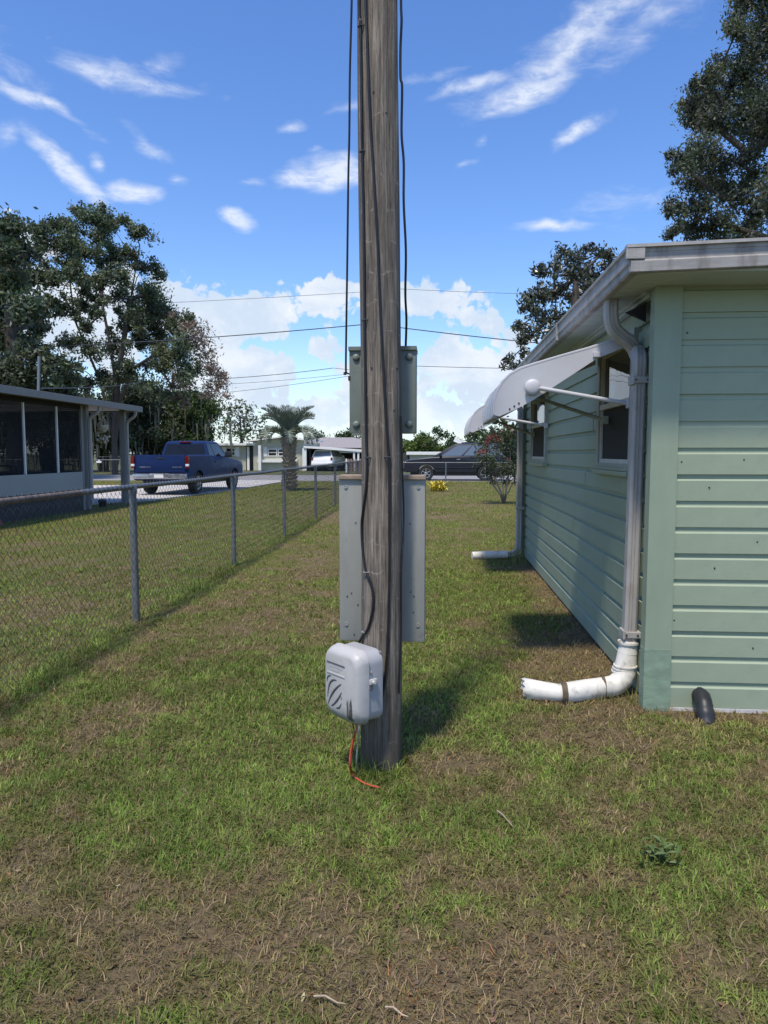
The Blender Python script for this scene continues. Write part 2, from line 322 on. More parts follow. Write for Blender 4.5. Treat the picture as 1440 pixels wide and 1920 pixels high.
# ------------------------------------------------------------------ mesh helpers
class MB:
    """collects shapes; build() links them as ONE mesh object"""
    def __init__(s): s.v = []; s.f = []; s.mi = []
    def add(s, vs, fs, mi=0):
        o = len(s.v); s.v += [tuple(p) for p in vs]; s.f += [tuple(i + o for i in f) for f in fs]; s.mi += [mi] * len(fs)
        return s
    def box(s, x0, x1, y0, y1, z0, z1, mi=0):
        v = [(x, y, z) for z in (z0, z1) for y in (y0, y1) for x in (x0, x1)]
        return s.add(v, [(0, 2, 3, 1), (4, 5, 7, 6), (0, 1, 5, 4), (2, 6, 7, 3), (0, 4, 6, 2), (1, 3, 7, 5)], mi)
    def rbox(s, x0, x1, y0, y1, z0, z1, r=0.01, mi=0):
        """box with chamfered edges"""
        b = bmesh.new(); bmesh.ops.create_cube(b, size=1)
        for q in b.verts: q.co = Vector((x0 + (q.co.x + .5) * (x1 - x0), y0 + (q.co.y + .5) * (y1 - y0), z0 + (q.co.z + .5) * (z1 - z0)))
        bmesh.ops.bevel(b, geom=b.edges[:], offset=r, segments=2, profile=0.6, affect='EDGES')
        b.verts.index_update()
        s.add([q.co[:] for q in b.verts], [tuple(q.index for q in f.verts) for f in b.faces], mi); b.free()
        return s
    def tube(s, pts, rad, n=8, mi=0, caps=True, squash=None):
        pts = [Vector(p) for p in pts]; N = len(pts)
        rs = rad if isinstance(rad, (list, tuple)) else [rad] * N
        vs, fs = [], []
        prev = None
        for i, p in enumerate(pts):
            t = (pts[min(i + 1, N - 1)] - pts[max(i - 1, 0)])
            t = t.normalized() if t.length > 1e-9 else Vector((0, 0, 1))
            if prev is None:
                a = t.orthogonal().normalized()
                if abs(t.z) < 0.9: a = Vector((0, 0, 1)).cross(t).normalized()
            else:
                a = (prev - t * prev.dot(t)); a = a.normalized() if a.length > 1e-6 else t.orthogonal().normalized()
            prev = a; b = t.cross(a)
            for k in range(n):
                g = 2 * math.pi * (k + 0.5) / n
                vs.append(p + (a * math.cos(g) + b * math.sin(g)) * rs[i])
        for i in range(N - 1):
            for k in range(n):
                k2 = (k + 1) % n
                fs.append((i * n + k, i * n + k2, (i + 1) * n + k2, (i + 1) * n + k))
        if caps:
            fs.append(tuple(range(n - 1, -1, -1))); fs.append(tuple((N - 1) * n + k for k in range(n)))
        return s.add(vs, fs, mi)
    def bar(s, p0, p1, w, h, mi=0, up=(0, 0, 1)):
        p0, p1 = Vector(p0), Vector(p1); t = (p1 - p0).normalized(); u = Vector(up)
        if abs(t.dot(u)) > 0.99: u = Vector((0, 1, 0))
        a = t.cross(u).normalized() * (w / 2); b = a.cross(t).normalized() * (h / 2)
        vs = [q + i * a + j * b for q in (p0, p1) for (i, j) in ((-1, -1), (1, -1), (1, 1), (-1, 1))]
        return s.add(vs, [(3, 2, 1, 0), (4, 5, 6, 7), (0, 1, 5, 4), (1, 2, 6, 5), (2, 3, 7, 6), (3, 0, 4, 7)], mi)
    def extrude(s, prof, axis, a, b, mi=0):
        """closed 2-D profile pushed along an axis: 'x' uses (y,z), 'y' uses (x,z), 'z' uses (x,y)"""
        def pt(p, q):
            return {'x': (q, p[0], p[1]), 'y': (p[0], q, p[1]), 'z': (p[0], p[1], q)}[axis]
        n = len(prof); vs = [pt(p, a) for p in prof] + [pt(p, b) for p in prof]
        fs = [(i, (i + 1) % n, n + (i + 1) % n, n + i) for i in range(n)] + [tuple(range(n - 1, -1, -1)), tuple(range(n, 2 * n))]
        return s.add(vs, fs, mi)
    def lathe(s, prof, n=24, mat=None, mi=0):
        """(r, h) profile turned round z, placed by a matrix"""
        mat = mat or Matrix.Identity(4); vs, fs = [], []
        for (r, h) in prof:
            for k in range(n):
                g = 2 * math.pi * k / n; vs.append(mat @ Vector((r * math.cos(g), r * math.sin(g), h)))
        for i in range(len(prof) - 1):
            for k in range(n):
                k2 = (k + 1) % n; fs.append((i * n + k, i * n + k2, (i + 1) * n + k2, (i + 1) * n + k))
        fs.append(tuple(range(n - 1, -1, -1))); fs.append(tuple((len(prof) - 1) * n + k for k in range(n)))
        return s.add(vs, fs, mi)
    def loft(s, rings, mi=0, caps=True):
        n = len(rings[0]); vs = [p for r in rings for p in r]; fs = []
        for i in range(len(rings) - 1):
            for k in range(n):
                k2 = (k + 1) % n; fs.append((i * n + k, i * n + k2, (i + 1) * n + k2, (i + 1) * n + k))
        if caps: fs.append(tuple(range(n - 1, -1, -1))); fs.append(tuple((len(rings) - 1) * n + k for k in range(n)))
        return s.add(vs, fs, mi)
    def mesh(s, name, mats, origin=(0, 0, 0), smooth=None):
        me = bpy.data.meshes.new(name)
        ox, oy, oz = origin
        me.from_pydata([(x - ox, y - oy, z - oz) for x, y, z in s.v], [], s.f)
        mats = mats if isinstance(mats, (list, tuple)) else [mats]
        for q in mats: me.materials.append(q)
        if len(mats) > 1: me.polygons.foreach_set('material_index', s.mi)
        b = bmesh.new(); b.from_mesh(me); bmesh.ops.recalc_face_normals(b, faces=b.faces[:]); b.to_mesh(me); b.free()
        if smooth:
            me.polygons.foreach_set('use_smooth', [True] * len(me.polygons)); me.set_sharp_from_angle(angle=R(smooth))
        me.update()
        return me
    def build(s, name, mats, parent=None, origin=None, smooth=None):
        if origin is None: origin = wloc(parent) if parent else (0, 0, 0)
        return link(name, s.mesh(name, mats, origin, smooth), parent)

def wloc(o):
    """world place of a thing's or part's own origin (all roots built in place are unrotated)"""
    v = Vector((0, 0, 0))
    while o is not None: v += o.location; o = o.parent
    return v

def link(name, me, parent=None, loc=(0, 0, 0), rot=None):
    o = bpy.data.objects.new(name, me); COL.objects.link(o); o.location = loc
    if rot: o.rotation_euler = rot
    if parent: o.parent = parent
    return o

def tag(o, label=None, cat=None, group=None, kind=None):
    if label: o['label'] = label
    if cat: o['category'] = cat
    if group: o['group'] = group
    if kind: o['kind'] = kind
    return o

def thing(name, label, cat, loc=(0, 0, 0), rz=0, group=None):
    o = bpy.data.objects.new(name, None); COL.objects.link(o); o.empty_display_size = 0.2
    o.location = loc; o.rotation_euler = (0, 0, rz)
    return tag(o, label, cat, group)

def np_mesh(name, verts, faces, mat, colors=None):
    """big mesh from arrays; faces is an (n,k) array"""
    me = bpy.data.meshes.new(name); nf, k = faces.shape
    me.vertices.add(len(verts)); me.vertices.foreach_set('co', np.ascontiguousarray(verts, dtype=np.float32).ravel())
    me.loops.add(nf * k); me.loops.foreach_set('vertex_index', np.ascontiguousarray(faces, dtype=np.int32).ravel())
    me.polygons.add(nf); me.polygons.foreach_set('loop_start', np.arange(0, nf * k, k, dtype=np.int32))
    me.update(calc_edges=True)
    if colors is not None:
        at_ = me.attributes.new('Col', 'FLOAT_COLOR', 'POINT')
        c = np.ones((len(verts), 4), dtype=np.float32); c[:, :3] = colors; at_.data.foreach_set('color', c.ravel())
    me.materials.append(mat)
    return me

def smooth_path(pts, k=8):
    pts = [Vector(p) for p in pts]; out = []
    for i in range(len(pts) - 1):
        p0 = pts[max(i - 1, 0)]; p1 = pts[i]; p2 = pts[i + 1]; p3 = pts[min(i + 2, len(pts) - 1)]
        for j in range(k):
            t = j / k
            out.append(.5 * ((2 * p1) + (p2 - p0) * t + (2 * p0 - 5 * p1 + 4 * p2 - p3) * t * t + (3 * p1 - p0 - 3 * p2 + p3) * t ** 3))
    out.append(pts[-1]); return out

# ------------------------------------------------------------------ numpy value noise
_perm = rng.permutation(4096); _valt = rng.random(4096)
def vnoise(x, y):
    xi = np.floor(x).astype(np.int64); yi = np.floor(y).astype(np.int64)
    fx = x - xi; fy = y - yi; fx = fx * fx * (3 - 2 * fx); fy = fy * fy * (3 - 2 * fy)
    def h(a, b): return _valt[_perm[(a + _perm[b & 4095]) & 4095]]
    return (h(xi, yi) * (1 - fx) + h(xi + 1, yi) * fx) * (1 - fy) + (h(xi, yi + 1) * (1 - fx) + h(xi + 1, yi + 1) * fx) * fy
def fbm(x, y, o=4):
    a, s, t = 0.5, 0.0, 0.0
    for i in range(o):
        s = s + a * vnoise(x * 2 ** i + 17.3 * i, y * 2 ** i + 5.1 * i); t += a; a *= 0.55
    return s / t

# ------------------------------------------------------------------ lawn
HX, HY = 1.28, 4.31          # the two faces of the green house
FENCE_X = lambda y: -2.68 - 0.0145 * y
def g_at(px, py):
    p = at(px, py, Z=0); return p.x, p.y
_patches = []                 # (x, y, rx, ry, green change)
for (px, py, rx, ry, s) in [(480, 1390, .9, .7, .30), (560, 1290, .6, .7, .25), (330, 1500, .6, .35, .18), (560, 1480, .6, .3, .22), (830, 1080, .7, 2.2, .30), (820, 1280, .5, .8, .28),
                            (1000, 1420, .5, .25, .22), (1340, 1420, .5, .3, .15), (690, 1560, .5, .25, .15), (1240, 1600, .16, .12, .25), (960, 1130, .25, 1.0, .10),
                            (850, 1440, .28, .16, -.6), (450, 1120, 1.0, 1.3, -.12), (200, 1250, .5, .5, -.2), (1000, 1250, .3, .5, -.2), (700, 1450, .26, .16, -.5), (300, 1580, .5, .25, .12), (1350, 1650, .5, .4, .12), (200, 1800, .4, .25, .10), (1050, 1385, .35, .12, -.45), (1070, 1350, .3, .1, -.3), (330, 1330, .3, .2, -.4), (600, 1380, .14, .12, -.5),
                            (900, 1780, .5, .22, -.45), (1080, 1790, .22, .12, -.3), (60, 1760, .5, .3, -.3), (500, 1700, .35, .15, -.12), (1000, 1640, .4, .2, -.22),
                            (1130, 1520, .4, .12, -.15), (1250, 1340, .25, .08, -.4), (1380, 1350, .3, .08, -.45), (400, 1790, .4, .2, -.3), (760, 1870, .6, .15, -.3),
                            (150, 1360, .4, .3, -.25), (560, 1130, .8, 1.2, -.18), (560, 1060, .5, 1.6, -.15), (900, 960, 1.0, 4, -.12), (460, 1600, .6, .3, -.2), (60, 1500, .4, .5, -.1)]:
    x, y = g_at(px, py); _patches.append((x, y, rx, ry, s))
def greenness(x, y):
    g = 0.50 + 0.70 * (fbm(x * 0.75 + 3.1, y * 0.75, 4) - 0.5) + 0.85 * (fbm(x * 3.1, y * 3.1 + 9, 3) - 0.5) + 0.80 * (fbm(x * 11, y * 11 + 4, 2) - 0.5)
    d = np.hypot(x, y); g = g + .12 - 0.05 * np.exp(-((d - 1.7) / .9) ** 2)
    for (a, b, rx, ry, s) in _patches: g = g + s * (.72 if s < 0 else 1) * np.exp(-((x - a) / rx) ** 2 - ((y - b) / ry) ** 2)
    g = g - 0.50 * np.exp(-((x - HX) / 0.24) ** 2) * (y > HY) * (y < 10.6)            # bare strip under the eave
    g = g + 0.14 * np.exp(-((x - (-2.68 - 0.0145 * y)) / 0.16) ** 2)      # rank growth along the fence
    g = g + 0.10 * (x < -3.0)
    return np.clip(g, 0.0, 1.0)
def ground_z(x, y):
    return 0.035 * (fbm(x * 0.9, y * 0.9, 3) - 0.5) * np.clip((np.hypot(x, y)) / 3, 0, 1) * (np.abs(x) < 40)

def soil_material():
    m = bpy.data.materials.new('patchy_lawn_soil'); m.use_nodes = True
    w = NT(m.node_tree); b = w.n['Principled BSDF']
    c = w.add('ShaderNodeTexCoord').outputs['Object']
    a = w.add('ShaderNodeAttribute', attribute_name='Col'); sp = w.add('ShaderNodeSeparateColor'); w.link(a.outputs['Color'], sp.inputs[0])
    n = w.noise(c, 45, 5, 0.7); n2 = w.noise(c, 9, 6, 0.7); n3 = w.noise(w.vmath('MULTIPLY', c, (3, 1, 1)).outputs[0], 90, 3, 0.7)
    brown = w.ramp(w.math('MULTIPLY_ADD', n3, 0.5, w.math('MULTIPLY', n, 0.5)), [(0.32, (0.070, 0.052, 0.028)), (0.48, (0.170, 0.130, 0.072)), (0.62, (0.275, 0.215, 0.125)), (0.8, (0.41, 0.33, 0.20))])
    brown = w.mix(w.smooth(n2, 0.4, 0.75, 0, 0.5), brown, (0.115, 0.084, 0.058))
    green = w.ramp(n, [(0.3, (0.06, 0.064, 0.018)), (0.5, (0.13, 0.128, 0.038)), (0.72, (0.21, 0.19, 0.065))])
    f = w.smooth(w.math('MULTIPLY_ADD', w.math('SUBTRACT', n2, 0.5), 0.5, sp.outputs[0]), 0.25, 0.75)
    w.link(w.mix(w.math('MULTIPLY', f, sp.outputs[1]), brown, green), b.inputs['Base Color'])
    b.inputs['Roughness'].default_value = 0.95; b.inputs['Specular IOR Level'].default_value = 0.1
    bn = w.add('ShaderNodeBump'); bn.inputs['Distance'].default_value = 0.02
    w.link(w.math('ADD', n, w.math('MULTIPLY', n3, 0.5)), bn.inputs['Height']); w.link(bn.outputs[0], b.inputs['Normal'])
    return m
M_soil = soil_material()

def lawn():
    xs = np.concatenate([np.arange(-34, -11, 0.5), np.arange(-11, 4.01, 0.09), np.arange(4.5, 26, 0.5)])
    ys = np.concatenate([np.arange(-6, 1, 0.25), np.arange(1, 12, 0.07), np.arange(12, 39.8, 0.18)])
    X, Y = np.meshgrid(xs, ys); Z = ground_z(X, Y)
    g = greenness(X, Y); nx, ny = len(xs), len(ys)
    v = np.stack([X.ravel(), Y.ravel(), Z.ravel()], 1)
    i = (np.arange(ny - 1)[:, None] * nx + np.arange(nx - 1)[None, :]).ravel()
    f = np.stack([i, i + 1, i + nx + 1, i + nx], 1)
    d = np.hypot(X, Y).ravel()
    c = np.stack([g.ravel(), np.clip(0.25 + d / 14, 0, 1), g.ravel()], 1)
    tag(link('lawn', np_mesh('lawn', v, f, M_soil, c)), kind='structure')
lawn()
M_far = pmat('far_turf', (0.095, 0.105, 0.04), 0.95, 0.35, 0.6, bump=0.02, bscale=8, dirt=(0.16, 0.13, 0.075), dirt_amt=0.6, dirt_scale=0.25)
b = MB(); b.add([(-900, -300, -.04), (900, -300, -.04), (900, 1500, -.04), (-900, 1500, -.04)], [(0, 1, 2, 3)])
tag(b.build('ground', M_far), kind='structure')
# street and the neighbour's drive
b = MB(); b.box(-200, 200, 39.8, 50.0, -0.1, 0.012); tag(b.build('street', M_asph), kind='structure')
b = MB()
_dp = [(-22, 20.6), (-10.5, 20.6), (-9.3, 22.8), (-8.7, 27.5), (-8.5, 30), (-8.4, 36), (-8.1, 39.79), (-12.0, 39.79), (-12.4, 33.5), (-22, 31.5)]
b.extrude(_dp, 'z', -0.1, 0.045); tag(b.build('driveway', M_conc), kind='structure')

# ================================================================== the green house
house = thing('green_house', 'pale green clapboard bungalow with grey eaves and white awnings', 'house', (HX, HY, 0))
EXPO, Z0, NB = 0.1553, 0.03, 16
TOPZ = Z0 + EXPO * NB
def board_profile(d):
    """(depth outward, height) of one lapped board"""
    return [(0, 0), (0, .117), (-d * .95, .127), (-d, .127), (-d, EXPO), (-d - .012, EXPO), (-d - .012, 0)]
_bc = {}
def gable_board(L, jit):
    key = ('g', round(L, 3), jit)
    if key not in _bc:
        p = [(-u + (0.0012 * jit), z) for u, z in board_profile(0.0105)]
        _bc[key] = MB().extrude(p, 'x', 0, L).mesh('siding_board', M_side)
    return _bc[key]
def side_board(L, jit):
    key = ('s', round(L, 3), jit)
    if key not in _bc:
        p = [(-u + (0.001 * jit), z) for u, z in board_profile(0.020)]
        _bc[key] = MB().extrude([(x, z) for x, z in p], 'y', 0, L).mesh('siding_board', M_side)
    return _bc[key]
# solid core behind the boards
MB().box(HX + .034, HX + 5.0, HY + .036, 10.77, 0.0, 2.56).build('wall', M_inside, house)
for i in range(NB):
    z = Z0 + i * EXPO
    link('siding_board', gable_board(4.9, i % 3), house, (0.09, 0, z))
WINS = [(4.83, 5.83, Z0 + 9 * EXPO, Z0 + 15 * EXPO), (8.65, 9.98, Z0 + 9 * EXPO, Z0 + 15 * EXPO)]
SPL = {1: [7.6], 2: [9.2, 5.6], 3: [9.3], 4: [5.62, 8.2], 5: [6.9], 6: [9.4], 7: [6.35], 8: [6.38, 8.9], 9: [5.25, 7.4], 10: [7.0], 11: [6.1, 8.1], 12: [7.3], 13: [6.6]}
for i in range(NB):
    z = Z0 + i * EXPO; cuts = []
    for (a, b_, z0, z1) in WINS:
        if z < z1 - .02 and z + EXPO > z0 + .02: cuts.append((a - .02, b_ + .02))
    segs, y = [], HY + 0.092
    for a, b_ in cuts + [(10.72, None)]:
        segs.append((y, a)); y = b_
    for a, b_ in segs:
        js = [q for q in SPL.get(i, []) if a + .15 < q < b_ - .15]
        pts = [a] + sorted(js) + [b_]
        for k in range(len(pts) - 1):
            if pts[k + 1] - pts[k] < .02: continue
            link('siding_board', side_board(pts[k + 1] - pts[k] - 0.010, (i + k) % 3), house, (0, pts[k] - HY, z))
# corner post: two flanges, with a darker replaced foot
for nm, mt, z0, z1, e in (('corner_post', M_post, .385, 2.53, 0.0), ('corner_post_foot', M_patch, -.02, .385, 0.002)):
    b = MB()
    b.extrude([(HX - .045 - e, HY - .02 - e), (HX + .108 + e, HY - .02 - e), (HX + .108 + e, HY - .004), (HX - .026, HY - .004), (HX - .026, HY + .07), (HX - .045 - e, HY + .07)], 'z', z0, z1)
    b.build(nm, mt, house)
house.children[-1]['label'] = 'scuffed darker green foot of the corner post'
MB().box(HX - .04, HX + .05, 10.70, 10.79, 0, 2.53).build('corner_post', M_post, house)
# starter strip along the foot of the gable wall
MB().box(HX + .11, HX + 4.9, HY - .006, HY + .02, 0.0, 0.027).build('starter_strip', M_wsash, house)
# soffit with ribs
ZS = 2.505; XF, YF = 1.0, 3.96
b = MB()
prof = [];  k = 0; x = YF + .02
while x < 11.1:
    prof += [(x, ZS), (x + .045, ZS), (x + .05, ZS + .008), (x + .058, ZS + .008)]; x += .063
prof += [(x, ZS), (x, ZS + .02), (YF + .02, ZS + .02)]
b.extrude(prof, 'x', XF + .02, HX + .02); b.build('soffit', M_soff, house)
MB().box(HX + .0205, HX + 5.2, YF + .02, HY + .02, ZS + .002, ZS + .02).build('soffit', M_soff, house)
b = MB(); b.box(HX - .05, HX - .012, HY + .1, 10.7, 2.468, ZS - .001); b.box(HX - .075, HX - .052, HY + .1, 10.7, 2.487, ZS - .001)
b.build('frieze_moulding', M_soff, house)
# eave gutter and fascia along the side, stepped profile (x, z)
SL = math.tan(R(1.6))
b = MB()
b.extrude([(XF + .05, ZS - .004), (XF + .012, ZS - .004), (XF, ZS + .004), (XF, ZS + .034), (XF - .010, ZS + .042), (XF - .010, ZS + .074), (XF - .004, ZS + .080), (XF - .004, ZS + .112),
           (XF - .016, ZS + .118), (XF - .016, ZS + .136), (XF + .05, ZS + .136)], 'y', YF - .004, 11.15)
b.build('eave_gutter', M_alu, house, smooth=30)
for yy in (6.2, 8.4):
    MB().box(XF - .019, XF + .052, yy, yy + .05, ZS - .007, ZS + .139).build('gutter_joint', M_alu, house)
# gable fascia: recessed upper band, proud lower band, drip edge, rising gently
b = MB(); L = 5.6
pf = [(YF + .03, ZS - .004), (YF - .012, ZS - .004), (YF - .016, ZS + .000), (YF - .016, ZS + .052), (YF - .010, ZS + .060), (YF, ZS + .060), (YF, ZS + .100), (YF - .004, ZS + .102), (YF - .004, ZS + .122), (YF + .03, ZS + .122)]
r0 = [(XF + .004, y, z) for y, z in pf]; r1 = [(XF + L, y, z + (L - .004) * SL) for y, z in pf]
b.loft([r0, r1]); b.build('gable_fascia', M_alu, house, smooth=25)
b = MB()
pf = [(YF + .03, ZS + .1225), (YF - .022, ZS + .1225), (YF - .022, ZS + .139), (YF + .03, ZS + .139)]
b.loft([[(XF - .02, y, z) for y, z in pf], [(XF + L, y, z + (L) * SL) for y, z in pf]]); b.build('drip_edge', M_pipe, house)
MB().rbox(XF - .022, XF + .075, YF - .020, YF - .001, ZS + .064, ZS + .121, .003).build('corner_cap', M_alu, house)
# low roof
b = MB()
b.loft([[(XF + .02, YF + .031, ZS + .105), (XF + .02, YF + .031, ZS + .136), (XF + .02, 11.15, ZS + .136), (XF + .02, 11.15, ZS + .105)],
        [(XF + L, YF + .031, ZS + .105 + L * SL), (XF + L, YF + .031, ZS + .136 + L * SL), (XF + L, 11.15, ZS + .136 + L * SL), (XF + L, 11.15, ZS + .105 + L * SL)]])
b.build('roof', M_hroof, house)
# nails in the boards
for (px, py) in [(1278, 866), (1272, 525), (1289, 624), (1264, 1163), (1252, 1290), (1420, 1016), (1395, 862), (1340, 1065), (1412, 1215), (1330, 914)]:
    p = at(px, py, Y=HY - .021 if px == 1272 else HY)
    m = Matrix.Translation(p) @ Matrix.Rotation(R(90), 4, 'X')
    MB().lathe([(.005, -.004), (.005, .001), (.003, .003)], 8, m).build('nail', M_black, house)

# ---- windows: frame > pane, sash_rail, sill, screen
for (y0, y1, z0, z1) in WINS:
    fr = MB(); t = .05; xo, xi = HX - .026, HX + .03
    fr.box(xo, xi, y0 - .03, y0 + t, z0, z1); fr.box(xo, xi, y1 - t, y1 + .03, z0, z1); fr.box(xo + .002, xi, y0 + t, y1 - t, z1 - t, z1); fr.box(xo + .002, xi, y0 + t, y1 - t, z0, z0 + t)
    F = fr.build('window', M_wframe, house)
    s = MB(); s.rbox(xo - .03, xi - .01, y0 - .035, y1 + .035, z0 - .035, z0 - .001, .006); s.box(xo - .012, xi, y0 + .0, y1, z0 + .001, z0 + .022); s.build('sill', M_post, F)
    zm = (z0 + z1) / 2 + .01
    s = MB(); s.rbox(HX - .020, HX + .02, y0 + t, y1 - t, zm - .02, zm + .02, .004); s.build('sash_rail', M_wsash, F)
    s = MB(); s.box(HX - .012, HX + .022, y0 + t, y0 + t + .03, z0 + t, z1 - t); s.box(HX - .012, HX + .022, y1 - t - .03, y1 - t, z0 + t, z1 - t); s.box(HX - .010, HX + .022, y0 + t, y1 - t, z0 + t, z0 + t + .03); s.box(HX - .010, HX + .022, y0 + t, y1 - t, z1 - t - .03, z1 - t); s.build('sash', M_wsash, F)
    MB().box(HX + .012, HX + .018, y0 + t + .03, y1 - t - .03, zm + .02, z1 - t - .03).build('pane', M_wpane, F)
    MB().box(HX + .004, HX + .010, y0 + t + .03, y1 - t - .03, z0 + t + .03, zm - .02).build('screen', M_screen, F)

# ---- awnings: hood, side panels, arms, knobs
AW_TOP = [(1.258, 2.318)] + [(p.x, p.z) for p in (at(px, py, Y=4.86) for px, py in [(1100, 655), (1050, 669), (1000, 684), (975, 692), (956, 703), (942, 717), (932, 735), (926, 756), (925, 778)])]
AW_BOT = [(p.x, p.z) for p in (at(px, py, Y=4.86) for px, py in [(936, 781), (970, 766), (1000, 750), (1040, 724), (1080, 698), (1118, 673)])] + [(1.258, 2.262)]
def awning(y0, y1):
    # side outline (x, z), wall to nose and back
    top = AW_TOP; bot = AW_BOT
    A = None
    hood = MB(); n = len(top); th = .012
    inn = []
    for i, (x, z) in enumerate(top):
        a = Vector(top[max(i - 1, 0)]); c = Vector(top[min(i + 1, n - 1)]); d = (c - a).normalized(); inn.append((x - d.y * -th * -1, z + d.x * th * 1))
    ring0 = top + [(x + .010, z - .010) for x, z in reversed(top)]
    hood.loft([[(x, y, z) for x, z in ring0] for y in (y0, y1)])
    # raised seams along the hood
    yy = y0 + .3
    while yy < y1 - .1:
        hood.loft([[(x - .004, q, z + .006) for x, z in top] + [(x + .004, q, z - .006) for x, z in reversed(top)] for q in (yy - .008, yy + .008)]); yy += .3
    A = hood.build('awning', M_awn, house, smooth=40)
    for y in (y0 - .012, y1):
        p = MB(); p.extrude(top + bot, 'y', y, y + .012); p.build('side_panel', M_awn, A)
        e = MB(); e.tube([(x, y + .006, z + .004) for x, z in top], .009, 6); e.build('edge_bead', M_awn, A, smooth=60)
    # nose bar
    MB().rbox(top[-1][0] - .004, top[-1][0] + .03, y0, y1, top[-1][1] - .022, top[-1][1] - .001, .006).build('nose_bar', M_pipe, A)
    for (y, mt) in ((y0 - .035, M_awn), (y1 - .05, M_wframe)):
        near = y < (y0 + y1) / 2
        k = Vector((.615, y + .012, 1.985)) if near else Vector((.78, y, 2.0))
        e = Vector((1.245, y0 - .01, 1.875)) if near else Vector((1.245, y1 - .40, 1.80))
        if near: k.y -= .02
        MB().tube([k, e], .015, 8).build('support_arm', mt, A, smooth=60)
        MB().rbox(e.x - .015, e.x + .03, e.y - .025, e.y + .025, e.z - .03, e.z + .03, .006).build('arm_bracket', mt, A)
        m = Matrix.Translation(k) @ Matrix.Rotation(R(90), 4, 'X')
        MB().lathe([(.0, -.022), (.022, -.022), (.046, -.016), (.054, -.006), (.052, .006), (.036, .014), (.014, .018)], 20, m).build('knob', mt, A, smooth=60)
    m = Vector((1.03, y0 - .03, 2.175)); MB().rbox(m.x - .025, m.x + .02, m.y - .012, m.y + .02, m.z, m.z + .035, .005).build('hinge_clip', M_awn, A)
    for dx in (0, .03, .06):
        MB().lathe([(.006, -.003), (.006, .003), (.003, .005)], 8, Matrix.Translation((.47 + dx, y0 - .013, 1.845 + dx * .62)) @ Matrix.Rotation(R(90), 4, 'X')).build('rivet', M_black, A)
awning(4.86, 5.95)
awning(8.55, 10.1)
# dark bracket plate under the eave by the downspout
MB().add([(HX - .03, 4.52, 2.46), (HX - .03, 4.72, 2.46), (HX - .03, 4.52, 2.34), (HX - .12, 4.52, 2.40), (HX - .12, 4.68, 2.43)], [(0, 1, 2), (0, 2, 3), (0, 3, 4, 1), (2, 1, 4, 3)]).build('eave_bracket', M_inside, house)

# ---- downspouts
def rect_pipe(b, pts, wx, wy, n=4):
    """rectangular pipe with chamfered, fluted corners swept along points in an x-z plane"""
    pts = [Vector(p) for p in pts]; rings = []
    hx, hy = wx / 2, wy / 2; c = .014
    sec = [(-hx + c, -hy), (-hx * .45, -hy), (-hx * .35, -hy + .006), (-hx * .1, -hy + .006), (0, -hy), (hx * .1, -hy + .006), (hx * .35, -hy + .006), (hx * .45, -hy), (hx - c, -hy), (hx, -hy + c), (hx, hy - c), (hx - c, hy), (-hx + c, hy),
           (-hx, hy - c), (-hx, hy * .35), (-hx + .005, hy * .2), (-hx + .005, -hy * .2), (-hx, -hy * .35), (-hx, -hy + c)]
    for i, p in enumerate(pts):
        t = (pts[min(i + 1, len(pts) - 1)] - pts[max(i - 1, 0)]).normalized()
        v = Vector((0, 1, 0)); v = (v - t * v.dot(t)).normalized(); u = v.cross(t)
        rings.append([p + u * a + v * q for a, q in sec])
    b.loft(rings)
    return b
yd = at(1181, 1185, X=1.225).y
_t = at(1146, 562, Z=2.506); xt, yt = _t.x, _t.y
path = [(xt, yt, 2.515), (xt, yt, 2.43), (xt + .006, yt + .005, 2.375), (xt + .03, yt + .02, 2.325), (xt + .08, yt + .04, 2.285), (xt + .135, yt + .06, 2.25), (xt + .178, yt + .08, 2.20), (HX - .048, yd - .01, 2.13), (HX - .046, yd, 2.02), (HX - .050, yd, 1.3), (1.224, yd, .7), (1.218, yd, .30)]
D = rect_pipe(MB(), smooth_path(path[:9], 4)[:-1] + [Vector(q) for q in path[8:]], .078, .092).build('downspout', M_pipe, house, smooth=35)
D['label'] = 'near grey downspout ending in a white elbow'
for z in (2.00, .405):
    s = MB(); xs = (HX - .046) if z > 1 else 1.22; s.rbox(xs - .046, HX - .0, yd - .055, yd + .05, z - .02, z + .02, .004); s.rbox(xs - .052, xs - .037, yd - .06, yd + .05, z - .028, z + .028, .004); s.build('strap', M_pipe, D)
    for dx in (.0, .07):
        MB().lathe([(.006, -.002), (.006, .003)], 8, Matrix.Translation((xs - .03 + dx, yd - .057, z)) @ Matrix.Rotation(R(90), 4, 'X')).build('screw', M_black, D)
s = MB(); s.tube([(1.217, yd, .36), (1.216, yd, .31), (1.213, yd, .28)], [.055, .058, .062], 16); s.tube([(1.217, yd, .355), (1.217, yd, .340)], .066, 16)
s.tube([(1.213, yd, .285), (1.208, yd, .235), (1.20, yd - .005, .175)], [.060, .064, .069], 18); s.build('adapter', M_pvc, D, smooth=40)
